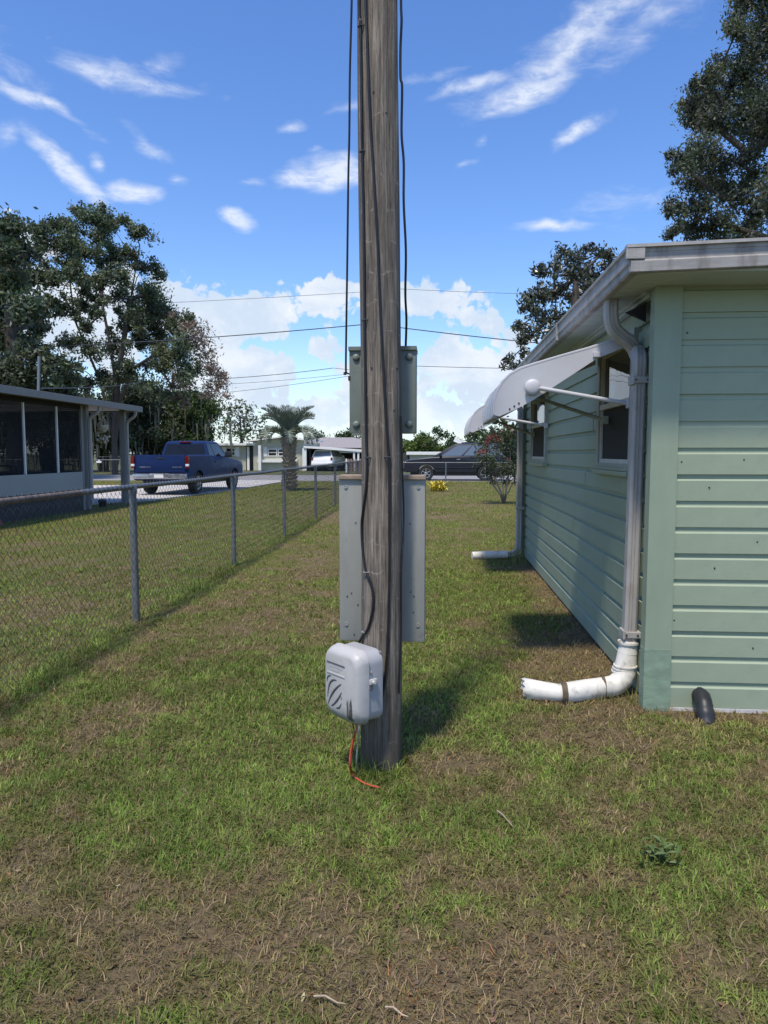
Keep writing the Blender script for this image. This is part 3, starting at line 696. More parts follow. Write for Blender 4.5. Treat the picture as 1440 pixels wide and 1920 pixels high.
# ribbed elbow and the drain pipe lying on the grass
el = []
for i in range(11):
    g = i / 10 * math.pi / 2
    el.append((1.20 - .115 * (1 - math.cos(g)), yd - .005 - .05 * i / 10, .185 - .115 * math.sin(g)))
rr = [.066 + (.004 if i % 2 == 0 and i < 5 else 0) for i in range(11)]
MB().tube(el, rr, 20).build('elbow', M_pvc, D, smooth=50)
s = MB()
for i in range(3): s.tube([(1.20 - .006 * i, yd - .006, .20 - .018 * i), (1.20 - .006 * i, yd - .006, .192 - .018 * i)], .0735, 20)
s.build('ridge', M_pvc, D, smooth=40)
E0 = Vector(el[-1]); E1 = at(1056, 1300, Z=.064); E2 = at(986, 1292, Z=.064)
MB().tube([E0 + (E1 - E0) * t for t in (-.02, .5, 1)], [.064, .066, .064], 20).build('drain_pipe', M_pvc, D, smooth=50)
n = 22; rings = []
for j, t in enumerate((0, .2, .5, .8, 1.0)):
    c = E1.lerp(E2, t); r = (.058, .060, .064, .070, .076)[j]
    ring = []
    for k in range(n):
        g = 2 * math.pi * k / n; jag = (random.uniform(-.03, .012) if j == 4 else 0)
        ring.append(c + Vector((jag, math.cos(g) * r, math.sin(g) * r * .92)))
    rings.append(ring)
e = MB().loft(rings, caps=False).build('torn_drain_end', M_pvc, D, smooth=60)
sol = e.modifiers.new('thickness', 'SOLIDIFY'); sol.thickness = .005
for q, wd in ((E0.lerp(E1, .12), .010), (E1 + Vector((.004, 0, 0)), .016)):
    MB().tube([q + Vector((wd, 0, 0)), q - Vector((wd, 0, 0))], .0675, 20).build('tape_band', M_tape, D, smooth=40)
# far downspout
yd2 = 10.62
D2 = rect_pipe(MB(), [(1.06, yd2, 2.515), (1.06, yd2, 2.42), (1.09, yd2, 2.32), (1.16, yd2, 2.24), (1.19, yd2, 2.16), (1.19, yd2, 1.2), (1.19, yd2, .22), (1.17, yd2 - .01, .12), (1.11, yd2 - .03, .068), (1.0, yd2 - .05, .06)], .085, .095).build('downspout', M_pipe, house, smooth=35)
D2['label'] = 'far downspout at the end of the side wall'
for z in (2.0, .75): MB().rbox(1.14, HX - .02, yd2 - .055, yd2 + .05, z - .02, z + .02, .004).build('strap', M_pipe, D2)
MB().tube([(1.02, yd2 - .05, .06), (.75, yd2 - .1, .056), (.50, yd2 - .15, .052)], [.056, .06, .058], 16).build('drain_pipe', M_pvc, D2, smooth=50)
# black corrugated stub out of the gable wall
bx = at(1311, 1292, Y=HY).x
pts, rad = [], []
ctrl = [Vector((bx + .004, HY + .02, .105)), Vector((bx, HY - .05, .108)), Vector((bx - .006, HY - .10, .088)), Vector((bx - .012, HY - .14, .045)), Vector((bx - .016, HY - .175, -.01)), Vector((bx - .018, HY - .19, -.06))]
for i in range(26):
    t = i / 25 * 4.999; k = int(t); f = t - k; pts.append(ctrl[k].lerp(ctrl[k + 1], f)); rad.append(.046 + (.0035 if i % 2 else 0) + (.004 if 13 < i < 17 else 0))
p = MB().tube(pts, rad, 16).build('condensate_pipe', M_black, house, smooth=40)
p['label'] = 'black corrugated pipe coming out of the wall foot'

# ================================================================== the utility pole
PX, PY = -.283, 3.435
pole = thing('utility_pole', 'weathered grey timber utility pole in the middle of the lawn', 'utility pole', (PX, PY, 0))
def pole_off(z): return (0.010 * math.sin(z * 1.1 + .4), 0.0)
def pole_r(z): return 0.1005 - 0.0022 * z
rings = []; N = 48; NZ = 170
for j in range(NZ + 1):
    z = -.1 + 8.6 * j / NZ; ox, oy = pole_off(z); ring = []
    for k in range(N):
        g = 2 * math.pi * k / N
        q = Vector((math.cos(g) * 2.2, math.sin(g) * 2.2, z * .9)); q2 = Vector((math.cos(g) * 6, math.sin(g) * 6, z * .35))
        r = pole_r(z) + .0035 * mnoise.noise(q) + .003 * mnoise.noise(q2) + .004 * max(0, .25 - z)
        crack = mnoise.noise(Vector((math.cos(g) * 9, math.sin(g) * 9, z * .16 + 5)))
        if crack > .42: r -= .010 * min(1, (crack - .42) * 5)
        ring.append((PX + ox + r * math.cos(g), PY + oy + r * math.sin(g), z))
    rings.append(ring)
MB().loft(rings).build('shaft', M_pole, pole, smooth=50)
def on_pole(px, py, lift=.004):
    """where the view ray through a pixel first meets the pole's face (or its silhouette)"""
    r = ray(px, py); o = Vector((0, 0, CAM_H)); best, bt = 9, 0
    for i in range(400):
        t = PY - .42 + i * .002; t = t / max(.5, math.hypot(r.x, r.y)); p = o + r * t
        ox, oy = pole_off(p.z); d = math.hypot(p.x - PX - ox, p.y - PY - oy) - pole_r(p.z) - lift
        if d < best: best, bt = d, t
        if d <= 0: return p
    return o + r * bt
def cable(name, pxs, rad, mat, label, cat, group=None, lift=None, sm=8):
    pts = [on_pole(px, py, (lift if lift is not None else rad + .003)) if px is not None else py for px, py in pxs]
    return tag(MB().tube(smooth_path(pts, sm), rad, 8).build(name, mat, smooth=60), label, cat, group)
for (px, py) in [(697, 690), (744, 692), (724, 212), (690, 110), (738, 770), (700, 172)]:
    p = on_pole(px, py, -.001); d = (Vector((p.x - PX, p.y - PY, 0))).normalized()
    MB().tube([p - d * .004, p + d * .004], .0045, 8).build('nail', M_black, pole)

# ---- the two cabinets hung on the far side of the pole
BY = PY + .118
def screw(x, y, z, r, parent, dome=False):
    m = Matrix.Translation((x, y, z)) @ Matrix.Rotation(R(90), 4, 'X')
    b = MB().lathe([(r, -.002), (r, .002), (r * .85, .006), (r * .4, .010)] if dome else [(r, -.002), (r, .004), (r * .6, .004), (r * .55, .001)], 16, m)
    return b.build('dome_bolt' if dome else 'screw', M_upper if dome else M_bolt, parent, smooth=40)
x0, x1 = at(655, 730, Y=BY).x, at(780, 730, Y=BY).x; z0, z1 = at(717, 812, Y=BY).z, at(717, 656, Y=BY).z
ub = thing('meter_cabinet', 'olive grey metal cabinet, upper of the two behind the pole', 'electrical cabinet', ((x0 + x1) / 2, BY, z0))
MB().rbox(x0, x1, BY, BY + .16, z0, z1, .006).build('case', M_upper, ub, smooth=30)
MB().rbox(x0 - .003, x1 + .003, BY - .012, BY + .165, z1 - .004, z1 + .017, .003).build('lid_lip', M_upper, ub)
MB().box(x0 + .01, x0 + .1, BY + .002, BY + .012, z0 - .012, z0 + .001).build('mounting_tab', M_upper, ub)
for xx in (x0 + .034, x1 - .034):
    for zz in (z0 + .042, z1 - .036): screw(xx, BY - .002, zz, .018, ub, True)
x0, x1 = at(636, 1050, Y=BY).x, at(797, 1050, Y=BY).x; z0, z1 = at(717, 1203, Y=BY).z, at(717, 897, Y=BY).z
lb = thing('panel_cabinet', 'tall grey green metal cabinet, lower of the two behind the pole', 'electrical cabinet', ((x0 + x1) / 2, BY, z0))
MB().rbox(x0, x1, BY, BY + .13, z0, z1, .010).build('case', M_lower, lb, smooth=30)
MB().rbox(x0 - .002, x1 + .002, BY - .014, BY + .14, z1 - .006, z1 + .016, .004).build('lid_lip', M_tan, lb)
for xx in (x0 + .035, x1 - .035):
    for zz in (z0 + .088, z1 - .042): screw(xx, BY - .001, zz, .009, lb)
for (px, py) in [(667, 980), (769, 982), (659, 1112), (651, 1118), (671, 1134), (770, 1110), (776, 1118), (775, 1148), (664, 1190)]:
    p = at(px, py, Y=BY - .001); MB().lathe([(.0035, -.001), (.0035, .002)], 8, Matrix.Translation(p) @ Matrix.Rotation(R(90), 4, 'X')).build('hole', M_black, lb)
# timber struts that hold the cabinets off the pole
for zz in (.75, 1.25, 1.72, 2.02):
    MB().rbox(PX - .075, PX + .075, PY + .07, BY, zz - .03, zz + .03, .006).build('strut', M_pole, pole)

# ---- grey telephone box on the left face of the pole
TB = thing('telephone_box', 'grey plastic telephone box with ribbed cover low on the pole', 'utility box', (PX - .060, PY - .086, at(663, 1277, Y=PY - .12).z), R(-45))
# local frame: y- points out of the box, x along its width, z up
def rrect(w, h, r, n=6, cz=0, cx=0):
    p = []
    for (sx, sz, a0) in ((1, 1, 0), (-1, 1, 90), (-1, -1, 180), (1, -1, 270)):
        for i in range(n + 1):
            a = R(a0 + 90 * i / n); p.append((cx + sx * (w / 2 - r) + r * math.cos(a), cz + sz * (h / 2 - r) + r * math.sin(a)))
    return p
W_, H_ = .262, .345
def ring(w, h, r, y, cz=0): return [(x, y, z) for x, z in rrect(w, h, r, 7, cz)]
MB().loft([ring(W_ - .01, H_ - .01, .055, .0), ring(W_ - .006, H_ - .006, .058, -.01), ring(W_ - .012, H_ - .014, .06, -.083)]).build('back_shell', M_teleb, TB, (0, 0, 0), 40)
MB().loft([ring(W_ - .018, H_ - .020, .058, -.0825), ring(W_ - .018, H_ - .020, .058, -.0885)]).build('seal_gap', M_rib, TB, (0, 0, 0), 40)
cov = MB().loft([ring(W_ + .006, H_ + .008, .056, -.088), ring(W_ + .008, H_ + .010, .056, -.096), ring(W_ + .002, H_ + .000, .058, -.124), ring(W_ - .010, H_ - .026, .056, -.143, .004), ring(W_ - .026, H_ - .058, .050, -.153, .008), ring(W_ - .046, H_ - .086, .044, -.156, .010)]).build('cover', M_cover, TB, (0, 0, 0), 50)
# embossed lettering strip, its border and the leaf-shaped ribs
fy = -.1555
b = MB(); b.bar((-.100, fy, .098), (.038, fy, .098), .006, .006); b.build('emblem_line', M_rib, cov, (0, 0, 0))
b = MB(); b.bar((-.100, fy, .048), (.038, fy, .048), .007, .005); b.build('emblem_line', M_tele, cov, (0, 0, 0))
b = MB(); x = -.078
for k in range(9):
    b.box(x, x + .008, fy - .002, fy + .003, .078, .089); x += .0115
x = -.066
for k in range(7):
    b.box(x, x + .006, fy - .002, fy + .003, .062, .071); x += .0095
b.build('raised_lettering', M_tele, cov, (0, 0, 0))
def arc(p0, p1, p2, w):
    pts = [Vector((a[0] * 1.12 - .012, fy + .001, a[1])) for a in [tuple((1 - t) ** 2 * p0[i] + 2 * t * (1 - t) * p1[i] + t * t * p2[i] for i in (0, 1)) for t in [k / 10 for k in range(11)]]]
    return MB().tube(pts, [w * 1.3 * (.45 + .55 * math.sin(math.pi * (k + .6) / 11.2)) for k in range(11)], 8).build('emblem_rib', M_rib, cov, (0, 0, 0), 50)
arc((-.078, -.002), (-.080, .032), (-.050, .033), .0038)
arc((-.075, -.075), (-.068, .025), (-.012, .020), .0045)
arc((-.072, -.108), (-.040, -.028), (.020, .010), .0050)
arc((-.048, -.112), (-.005, -.080), (.022, -.028), .0048)
arc((-.016, -.112), (.010, -.112), (.020, -.080), .0042)
arc((.016, -.046), (.022, -.055), (.020, -.066), .0030)
for (p0, p1, p2) in (((-.05, -.112), (-.035, -.120), (-.018, -.108)), ((-.02, -.120), (-.005, -.128), (.010, -.124))):
    pts = [Vector(((1 - t) ** 2 * p0[0] + 2 * t * (1 - t) * p1[0] + t * t * p2[0], fy + .004, (1 - t) ** 2 * p0[1] + 2 * t * (1 - t) * p1[1] + t * t * p2[1])) for t in [k / 6 for k in range(7)]]
    MB().tube(pts, .003, 6).build('emblem_rib', M_tele, cov, (0, 0, 0), 50)
# latch, screw and hinge pins on the visible side
b = MB(); b.rbox(W_ / 2 - .004, W_ / 2 + .012, -.088, -.045, .022, .048, .005); b.tube([(W_ / 2 + .004, -.072, .034), (W_ / 2 + .026, -.072, .036)], [.011, .008], 10); b.build('latch', M_tele, TB, (0, 0, 0), 40)
b = MB(); b.rbox(W_ / 2 - .003, W_ / 2 + .008, -.088, -.070, -.005, .018, .003); b.build('latch_tab', M_rib, TB, (0, 0, 0))
MB().lathe([(.006, -.004), (.006, .004), (.003, .006)], 10, Matrix.Translation((W_ / 2 - .004, -.072, .078)) @ Matrix.Rotation(R(90), 4, 'Y')).build('screw', M_bolt, TB, (0, 0, 0))
MB().lathe([(.005, -.006), (.005, .008)], 10, Matrix.Translation((W_ / 2 - .02, -.006, .158)) @ Matrix.Rotation(R(60), 4, 'Y')).build('screw', M_bolt, TB, (0, 0, 0))

# ---- cables
cable('cable', [(672, -60), (674, 30), (676, 52), (678, 200), (679, 285), (682, 420), (684, 640), (686, 800), (688, 870), (686, 915), (681, 955), (678, 985), (680, 1030), (686, 1070), (692, 1085), (699, 1108), (699, 1140), (690, 1178), (680, 1192), (672, 1208)], .0062, M_cable,
      'thick black cable running down the left edge of the pole', 'cable', 'cables on the pole')
cable('cable', [(684, -60), (686, 20), (690, 120), (695, 240), (702, 350), (708, 460), (713, 580), (719, 700), (724, 790), (729, 860), (730, 960), (730, 1080), (727, 1200), (722, 1270), (714, 1320), (704, 1342), (694, 1345)], .0062, M_cable,
      'thick black cable slanting down the front of the pole into the grey box', 'cable', 'cables on the pole')
cable('cable', [(752, 780), (754, 860), (755, 900), (757, 960), (756, 1010), (754, 1040), (752, 1100), (752, 1180), (749, 1260), (748, 1300)], .0045, M_cable,
      'thin black cable down the right edge of the pole past the lower cabinet', 'cable', 'cables on the pole')
# free-hanging conductor left of the pole, ending at a clamp on the upper cabinet
pl = [at(660, -60, Y=PY-0.015), at(659, 20, Y=PY-0.015), at(656, 140, Y=PY+0.005), at(655, 250, Y=PY+0.015), at(653, 340, Y=PY+0.035), at(651, 500, Y=PY+0.065), at(649.5, 600, Y=PY+0.085), at(648.5, 690, Y=PY+0.105), at(650, 697, Y=PY+0.105)]
tag(MB().tube(smooth_path(pl), .0052, 8).build('cable', M_cable, smooth=60), 'black cable hanging free left of the pole down to the upper cabinet', 'cable', 'cables on the pole')
pl = [at(752, -60, Y=PY-0.015), at(752, 10, Y=PY-0.015), at(753, 40, Y=PY-0.015), at(751, 90, Y=PY+0.005), at(751, 145, Y=PY+0.005), at(754, 165, Y=PY+0.005), at(753, 250, Y=PY+0.015), at(757, 305, Y=PY+0.015), at(757, 380, Y=PY+0.015), at(761, 470, Y=PY+0.045), at(760, 550, Y=PY+0.085), at(762, 600, Y=PY+0.125), at(760.5, 655, Y=PY+0.185)]
tag(MB().tube(smooth_path(pl), .0062, 8).build('cable', M_cable, smooth=60), 'black cable hanging right of the pole into the top of the upper cabinet', 'cable', 'cables on the pole')
cl = at(651, 700, Y=PY+0.115)
c = thing('cable_clamp', 'small dark clamp on the left edge of the upper cabinet', 'clamp', cl)
MB().rbox(cl.x - .018, cl.x - .004, cl.y - .008, cl.y + .008, cl.z - .008, cl.z + .006, .003).build('jaw', M_black, c)
MB().bar(cl, cl + Vector((.025, .02, -.006)), .006, .006).build('bolt', M_black, c); MB().rbox(cl.x + .004, cl.x + .016, cl.y + .0, cl.y + .03, cl.z - .035, cl.z - .012, .003).build('lug', M_black, c)
for n_, (px, py) in enumerate([(676, 49), (679, 284), (684, 600), (727, 857), (689, 858), (686, 1073), (683, 1185)]):
    p = on_pole(px, py, .006); d = Vector((p.x - PX, p.y - PY, 0)).normalized(); t = Vector((-d.y, d.x, 0))
    q = [p - t * .016 - d * .012, p - t * .010 + d * .008, p + t * .010 + d * .008, p + t * .016 - d * .012]
    tag(MB().tube(q, .0035, 6).build('cable_clip', M_bolt if n_ in (5, 6) else M_line), ['clip on the left cable just below the top of the photo', 'clip on the left cable high above the roof line', 'clip on the left cable just above the upper cabinet', 'clip on the slanting cable between the two cabinets', 'clip on the left cable between the two cabinets', 'pale clip where the left cable bends over the pole front', 'white clip just above the grey telephone box'][n_], 'cable clip', 'clips holding cables to the pole')
# orange cable out of the box, looping down on to the soil
o0 = Vector((PX - .12, PY - .13, at(668, 1350, Y=PY - .12).z + .02))
pl = [o0, at(669, 1362, Y=PY-0.175), at(663, 1385, Y=PY-0.185), at(657, 1412, Y=PY-0.195), at(656, 1436, Y=PY-0.205), at(660, 1452, Z=.02), at(672, 1462, Z=.015), at(690, 1471, Z=.012), at(712, 1477, Z=.012)]
oc = tag(MB().tube(smooth_path(pl), .0046, 8).build('orange_cable', M_orange, smooth=60), 'orange cable drooping from the grey box on to the soil', 'cable')
pl = [o0 + Vector((.015, .01, 0)), at(672, 1370, Y=PY-0.145), at(670, 1400, Y=PY-0.145), at(668, 1430, Y=PY-0.155), at(669, 1450, Z=.0)]
tag(MB().tube(smooth_path(pl), .004, 6).build('ground_wire', M_bolt, smooth=60), 'thin grey wire hanging beside the orange cable at the pole foot', 'wire')
tag(MB().tube(smooth_path([o0 + Vector((-.01, .0, 0)), at(664, 1372, Y=PY-0.185), at(660, 1410, Y=PY-0.195), at(658, 1440, Y=PY-0.215), at(668, 1452, Z=.01), at(686, 1462, Z=.01)]), .003, 6).build('red_wire', M_red, smooth=60), 'thin red wire just inside the orange cable loop', 'wire')
MB().tube([Vector((PX - .115, PY - .12, .52)), Vector((PX - .115, PY - .12, .40))], .012, 10)

# ---- overhead wires far off
def wire(p0, p1, rad, sag, label):
    pts = []
    for i in range(17):
        t = i / 16; p = p0.lerp(p1, t); p.z -= sag * 4 * t * (1 - t); pts.append(p)
    tag(MB().tube(pts, rad, 6).build('overhead_wire', M_line), label, 'overhead wire', 'overhead wires along the street')
wire(at(-260, 660, Y=44), at(717, 605, Y=44), .028, .35, 'dark overhead wire left of the pole, thickest of those above the street')
wire(at(717, 610, Y=44), at(1200, 660, Y=44), .028, .10, 'dark overhead wire from behind the pole towards the glossy tree')
wire(at(-200, 585, Y=52), at(717, 545, Y=52), .013, .2, 'thin faint wire high across the clouds left of the pole')
wire(at(717, 540, Y=52), at(1200, 555, Y=52), .013, .1, 'thin faint wire high across the sky right of the pole')
wire(at(380, 712, Y=50), at(625, 690, Y=50), .020, .1, 'upper of the wires reaching the clamp beside the upper cabinet')
wire(at(625, 690, Y=50), at(717, 696, Y=50), .014, .05, 'short wire just left of the upper cabinet in front of cloud')
wire(at(395, 722, Y=50), at(717, 694, Y=50), .012, .1, 'faint middle wire left of the upper cabinet')
wire(at(380, 740, Y=50), at(717, 694, Y=50), .014, .15, 'lowest of the wires left of the upper cabinet')
wire(at(717, 684, Y=50), at(1200, 692, Y=50), .018, .1, 'wire right of the upper cabinet level with its bolts')

# ================================================================== chain link fences
def chain_link(s0, s1, z0, z1, p, fx, rad, axis='y'):
    """woven wire between two posts: zigzag wires, each a thin prism"""
    ns = int(round((s1 - s0) / p)); nz = int(round((z1 - z0) / p))
    k = np.arange(ns)[:, None]; j = np.arange(nz + 1)[None, :]
    s = s0 + (k + ((j + k) % 2)) * (s1 - s0) / ns + 0 * j; z = z0 + j * (z1 - z0) / nz + 0 * k
    off = np.where(j % 2 == 0, 1, -1) * rad * 1.2 + 0 * k
    off2 = off * np.where(k % 2 == 0, 1, 1)
    P = np.stack([s, off2, z], -1)                                   # (ns,nz+1,3) in (along, across, up)
    tri = np.array([[0, 1], [.87, -.5], [-.87, -.5]]) * rad
    V = P[:, :, None, :] + np.stack([tri[:, 0] * .7, tri[:, 1], tri[:, 0] * .7], -1)[None, None]
    V = V.reshape(-1, 3)
    if axis == 'y': V = np.stack([np.array([fx(q) for q in V[:, 0]]) + V[:, 1], V[:, 0], V[:, 2]], 1)
    else: V = np.stack([V[:, 0], np.array([fx(q) for q in V[:, 0]]) + V[:, 1], V[:, 2]], 1)
    base = (np.arange(ns)[:, None] * (nz + 1) + np.arange(nz)[None, :]).ravel() * 3
    F = np.concatenate([np.stack([base + a, base + b_, base + 3 + b_, base + 3 + a], 1) for a, b_ in ((0, 1), (1, 2), (2, 0))])
    return V, F
def fence(label, coords, fx, axis, H=1.22, p=.041, wr=.0018, root_i=0, rust_first=False, mesh_far=None, caps=True, pr=.030):
    P = lambda s, z=0.0: Vector((fx(s), s, z)) if axis == 'y' else Vector((s, fx(s), z))
    root = thing('chain_link_fence', label, 'fence', P(coords[root_i])); o = root.location
    for i, s in enumerate(coords):
        q = P(s); r = pr
        MB().tube([q + Vector((0, 0, -.1)), q + Vector((0, 0, H + .005))], r, 12).build('post', M_galv, root, smooth=50)
        cp = MB(); cp.lathe([(r + .004, -.05), (r + .006, -.02), (r + .004, .012), (r * .6, .035), (.004, .042)], 12, Matrix.Translation(q + Vector((0, 0, H - .005))))
        cp.build('post_cap', M_galv, root, smooth=50)
        if i < len(coords) - 1:
            s1 = coords[i + 1]; q1 = P(s1)
            zr = H + .012
            if rust_first and i == 1:
                sm = s + (s1 - s) * .74
                MB().tube([q + Vector((0, 0, zr)), P(sm, zr)], .0215, 10).build('top_rail', M_rust, root, smooth=60)
                root.children[-1]['label'] = 'rust brown length of top rail'
                MB().tube([P(sm - .08, zr), q1 + Vector((0, 0, zr))], .0235, 10).build('top_rail', M_galv, root, smooth=60)
            else:
                mid = P((s + s1) / 2, zr + random.uniform(-.012, .004))
                MB().tube([q + Vector((0, 0, zr)), mid, q1 + Vector((0, 0, zr))], .0225, 10).build('top_rail', M_galv, root, smooth=60)
            V, F = chain_link(s, s1, .03, H + .055, p, fx, wr, axis)
            V = V + np.array([[(.024 if axis == 'y' else 0), (-.024 if axis != 'y' else 0), 0]])
            link('chain_link_mesh', np_mesh('chain_link_mesh', V - np.array([o.x, o.y, o.z]), F, M_wire), root)
            k = max(2, int((s1 - s) / .6))
            for t in range(1, k):
                c = P(s + (s1 - s) * t / k, zr)
                if i < 4: MB().tube([c + Vector((.026, 0, -.03)), c + Vector((.0, 0, .026)), c + Vector((-.026, 0, .0)), c + Vector((.0, 0, -.027))], .003, 5).build('tie_wire', M_wire, root)
    return root
fence('grey chain link fence along the left of the lawn', [-.6, 2.9, 6.3, 9.65, 13.15, 16.9, 20.5, 23.9, 27.3, 30.7, 34.0], FENCE_X, 'y', 1.235, root_i=2, rust_first=True, pr=.033)
fence('low chain link fence across the far end of the lawn', [FENCE_X(34.0) + .05, 0.35, 3.7, 7.0, 10.3], lambda s: 34.0, 'x', 1.1, .06, .0022, pr=.03)
fence('chain link fence beyond the porch along the near kerb', [-26, -22.4, -18.8, -15.4, -13.2], lambda s: 36.5, 'x', 1.2, .07, .0024)
fence('distant chain link fence under the mossy trees', [-40, -36, -32, -28, -24, -20.5, -17], lambda s: 58.0, 'x', 1.25, .09, .003)
sg = at(186, 866, Y=36.46)
s = thing('fence_sign', 'small white plate wired to the kerbside fence beyond the porch', 'sign', sg)
MB().rbox(sg.x - .14, sg.x + .14, sg.y - .04, sg.y - .03, sg.z - .05, sg.z + .05, .004).build('plate', M_hwhite, s); MB().rbox(sg.x - .03, sg.x + .05, sg.y - .04, sg.y - .03, sg.z + .05, sg.z + .10, .004).build('finial', M_hwhite, s)

# ================================================================== the neighbour's screened porch
XP = -9.7
Y0P, Y1P, YEND = 9.0, 19.0, 21.9
porch = thing('screened_porch', 'low grey screened porch with carport posts behind the fence', 'porch', (XP, Y1P, 0))
MB().box(XP - 5, XP - .02, Y0P, Y1P - .02, 0, .56).build('foundation', M_found, porch)
MB().rbox(XP - .06, XP, Y0P, Y1P, .57, 1.05, .01).build('kick_panel', M_pkick, porch)
MB().box(XP - 5, XP - .06, Y1P - .06, Y1P, .57, 1.05).build('kick_panel', M_pkick, porch)
MB().box(XP - 5, XP - .06, Y0P, Y1P - .06, .561, .60).build('floor', M_found, porch)
MB().box(XP - 5, XP - 4.9, Y0P, Y1P, .6, 2.95).build('wall', M_pwhite, porch)
MB().box(XP - 5, XP - .06, Y0P - .1, Y0P, 0, 2.95).build('wall', M_pwhite, porch)
MB().box(XP - .07, XP - .005, Y0P, Y1P, 2.74, 2.86).build('header', M_inside, porch)
# roof: flat slab with deep fascia
rf = MB(); rf.box(XP - 6, XP + .42, Y0P - .3, YEND - .03, 2.87, 2.965); R_ = rf.build('roof', M_pfasc, porch)
MB().rbox(XP + .422, XP + .47, Y0P - .3, YEND, 2.83, 3.0, .008).build('fascia', M_pfasc, porch)
MB().rbox(XP - 6, XP + .42, YEND - .028, YEND + .01, 2.83, 3.0, .008).build('fascia', M_pfasc, porch)
ms = [at(45, 800, X=XP).y, at(107, 800, X=XP).y]
for y in [10.2, 11.4, 12.6, 13.6] + ms:
    MB().rbox(XP - .05, XP + .012, y - .022, y + .022, 1.052, 2.739, .004).build('mullion', M_hwhite if y in ms else M_pwhite, porch)
MB().rbox(XP - .08, XP + .01, Y1P - .12, Y1P + .0, 0, 2.86, .006).build('corner_post', M_pwhite, porch)
def screenmat():
    m = bpy.data.materials.new('porch_screen_cloth'); m.use_nodes = True
    w = NT(m.node_tree); w.n.clear(); out = w.add('ShaderNodeOutputMaterial')
    d = w.add('ShaderNodeBsdfDiffuse'); d.inputs[0].default_value = (.03, .032, .036, 1); t = w.add('ShaderNodeBsdfTransparent')
    mx = w.add('ShaderNodeMixShader'); mx.inputs[0].default_value = .42
    w.link(t.outputs[0], mx.inputs[1]); w.link(d.outputs[0], mx.inputs[2]); w.link(mx.outputs[0], out.inputs[0]); return m
M_cloth = screenmat()
ys = [Y0P + .02] + [10.2, 11.4, 12.6, 13.6] + ms + [Y1P - .12]
for a, b_ in zip(ys[:-1], ys[1:]):
    MB().box(XP - .03, XP - .027, a + .023, b_ - .023, 1.055, 2.735).build('screen', M_cloth, porch)
MB().box(XP - 4.9, XP - .09, Y1P - .035, Y1P - .03, 1.055, 2.86).build('screen', M_cloth, porch)
for y, r in ((Y1P + .12, .075), (at(233, 880, X=XP).y, .085)):
    MB().rbox(XP - r, XP + r, y - r, y + r, 0, 2.869, .01).build('carport_post', M_pwhite, porch)
    pts = [(XP + .40, y + .02, 2.83), (XP + .40, y + .02, 2.74), (XP + .34, y + .02, 2.66), (XP + .18, y + .02, 2.56), (XP + .12, y + .02, 2.48), (XP + .115, y + .02, 1.6), (XP + .115, y + .02, .15)]
    d = rect_pipe(MB(), pts, .075, .085).build('downspout', M_pipe, porch, smooth=40)
MB().tube([at(72, 735, X=XP - 1.2), at(73, 668, X=XP - 1.2)], .035, 10).build('service_mast', M_galv, porch)
wire(at(76, 728, X=XP - 1.2), at(268, 716, Y=44), .016, .1, 'pale wire from the porch roof mast towards the mossy trees')
# things on the porch floor, seen dimly through the screen
def patio_chair(x, y, rz, label):
    t = thing('patio_chair', label, 'chair', (x, y, .6), rz)
    O = (0, 0, 0)
    MB().rbox(-.3, .3, -.3, .3, .38, .46, .03).build('seat', M_rubble, t, O)
    b = MB(); b.loft([[(-.28, .24, .46), (.28, .24, .46), (.28, .30, .46), (-.28, .30, .46)], [(-.27, .36, .85), (.27, .36, .85), (.27, .42, .85), (-.27, .42, .85)], [(-.16, .42, 1.12), (.16, .42, 1.12), (.16, .47, 1.12), (-.16, .47, 1.12)]]); b.build('backrest', M_rubble, t, O)
    for sx in (-1, 1):
        MB().bar((sx * .3, -.28, .62), (sx * .3, .34, .66), .05, .03).build('armrest', M_black, t, O)
        for sy in (-.26, .26): MB().tube([(sx * .29, sy, 0), (sx * .29, sy, .62 if sy < 0 else .4)], .018, 8).build('leg', M_black, t, O)
patio_chair(XP - .9, at(135, 850, X=XP - .9).y - .8, R(70), 'dark high backed chair behind the right screen of the porch')
patio_chair(XP - 1.1, at(60, 850, X=XP - .9).y - 1.0, R(110), 'dark chair behind the middle screen of the porch')
t = thing('patio_table', 'small dim table between the chairs on the porch', 'table', (XP - 1.0, 14.6, .6))
MB().rbox(XP - 1.4, XP - .6, 14.25, 14.95, 1.16, 1.2, .01).build('tabletop', M_pwhite, t)
for sx in (-1.35, -.65):
    for yy in (14.3, 14.9): MB().tube([(XP + sx, yy, .6), (XP + sx, yy, 1.16)], .02, 8).build('leg', M_black, t)
t = thing('storage_box', 'pale box on the porch floor behind the left screen', 'box', (XP - .7, 13.7, .6))
MB().rbox(XP - 1, XP - .4, 13.4, 13.95, .602, 1.15, .03).build('bin', M_pwhite, t); MB().rbox(XP - 1.03, XP - .37, 13.37, 13.98, 1.151, 1.2, .02).build('lid', M_hwall, t)
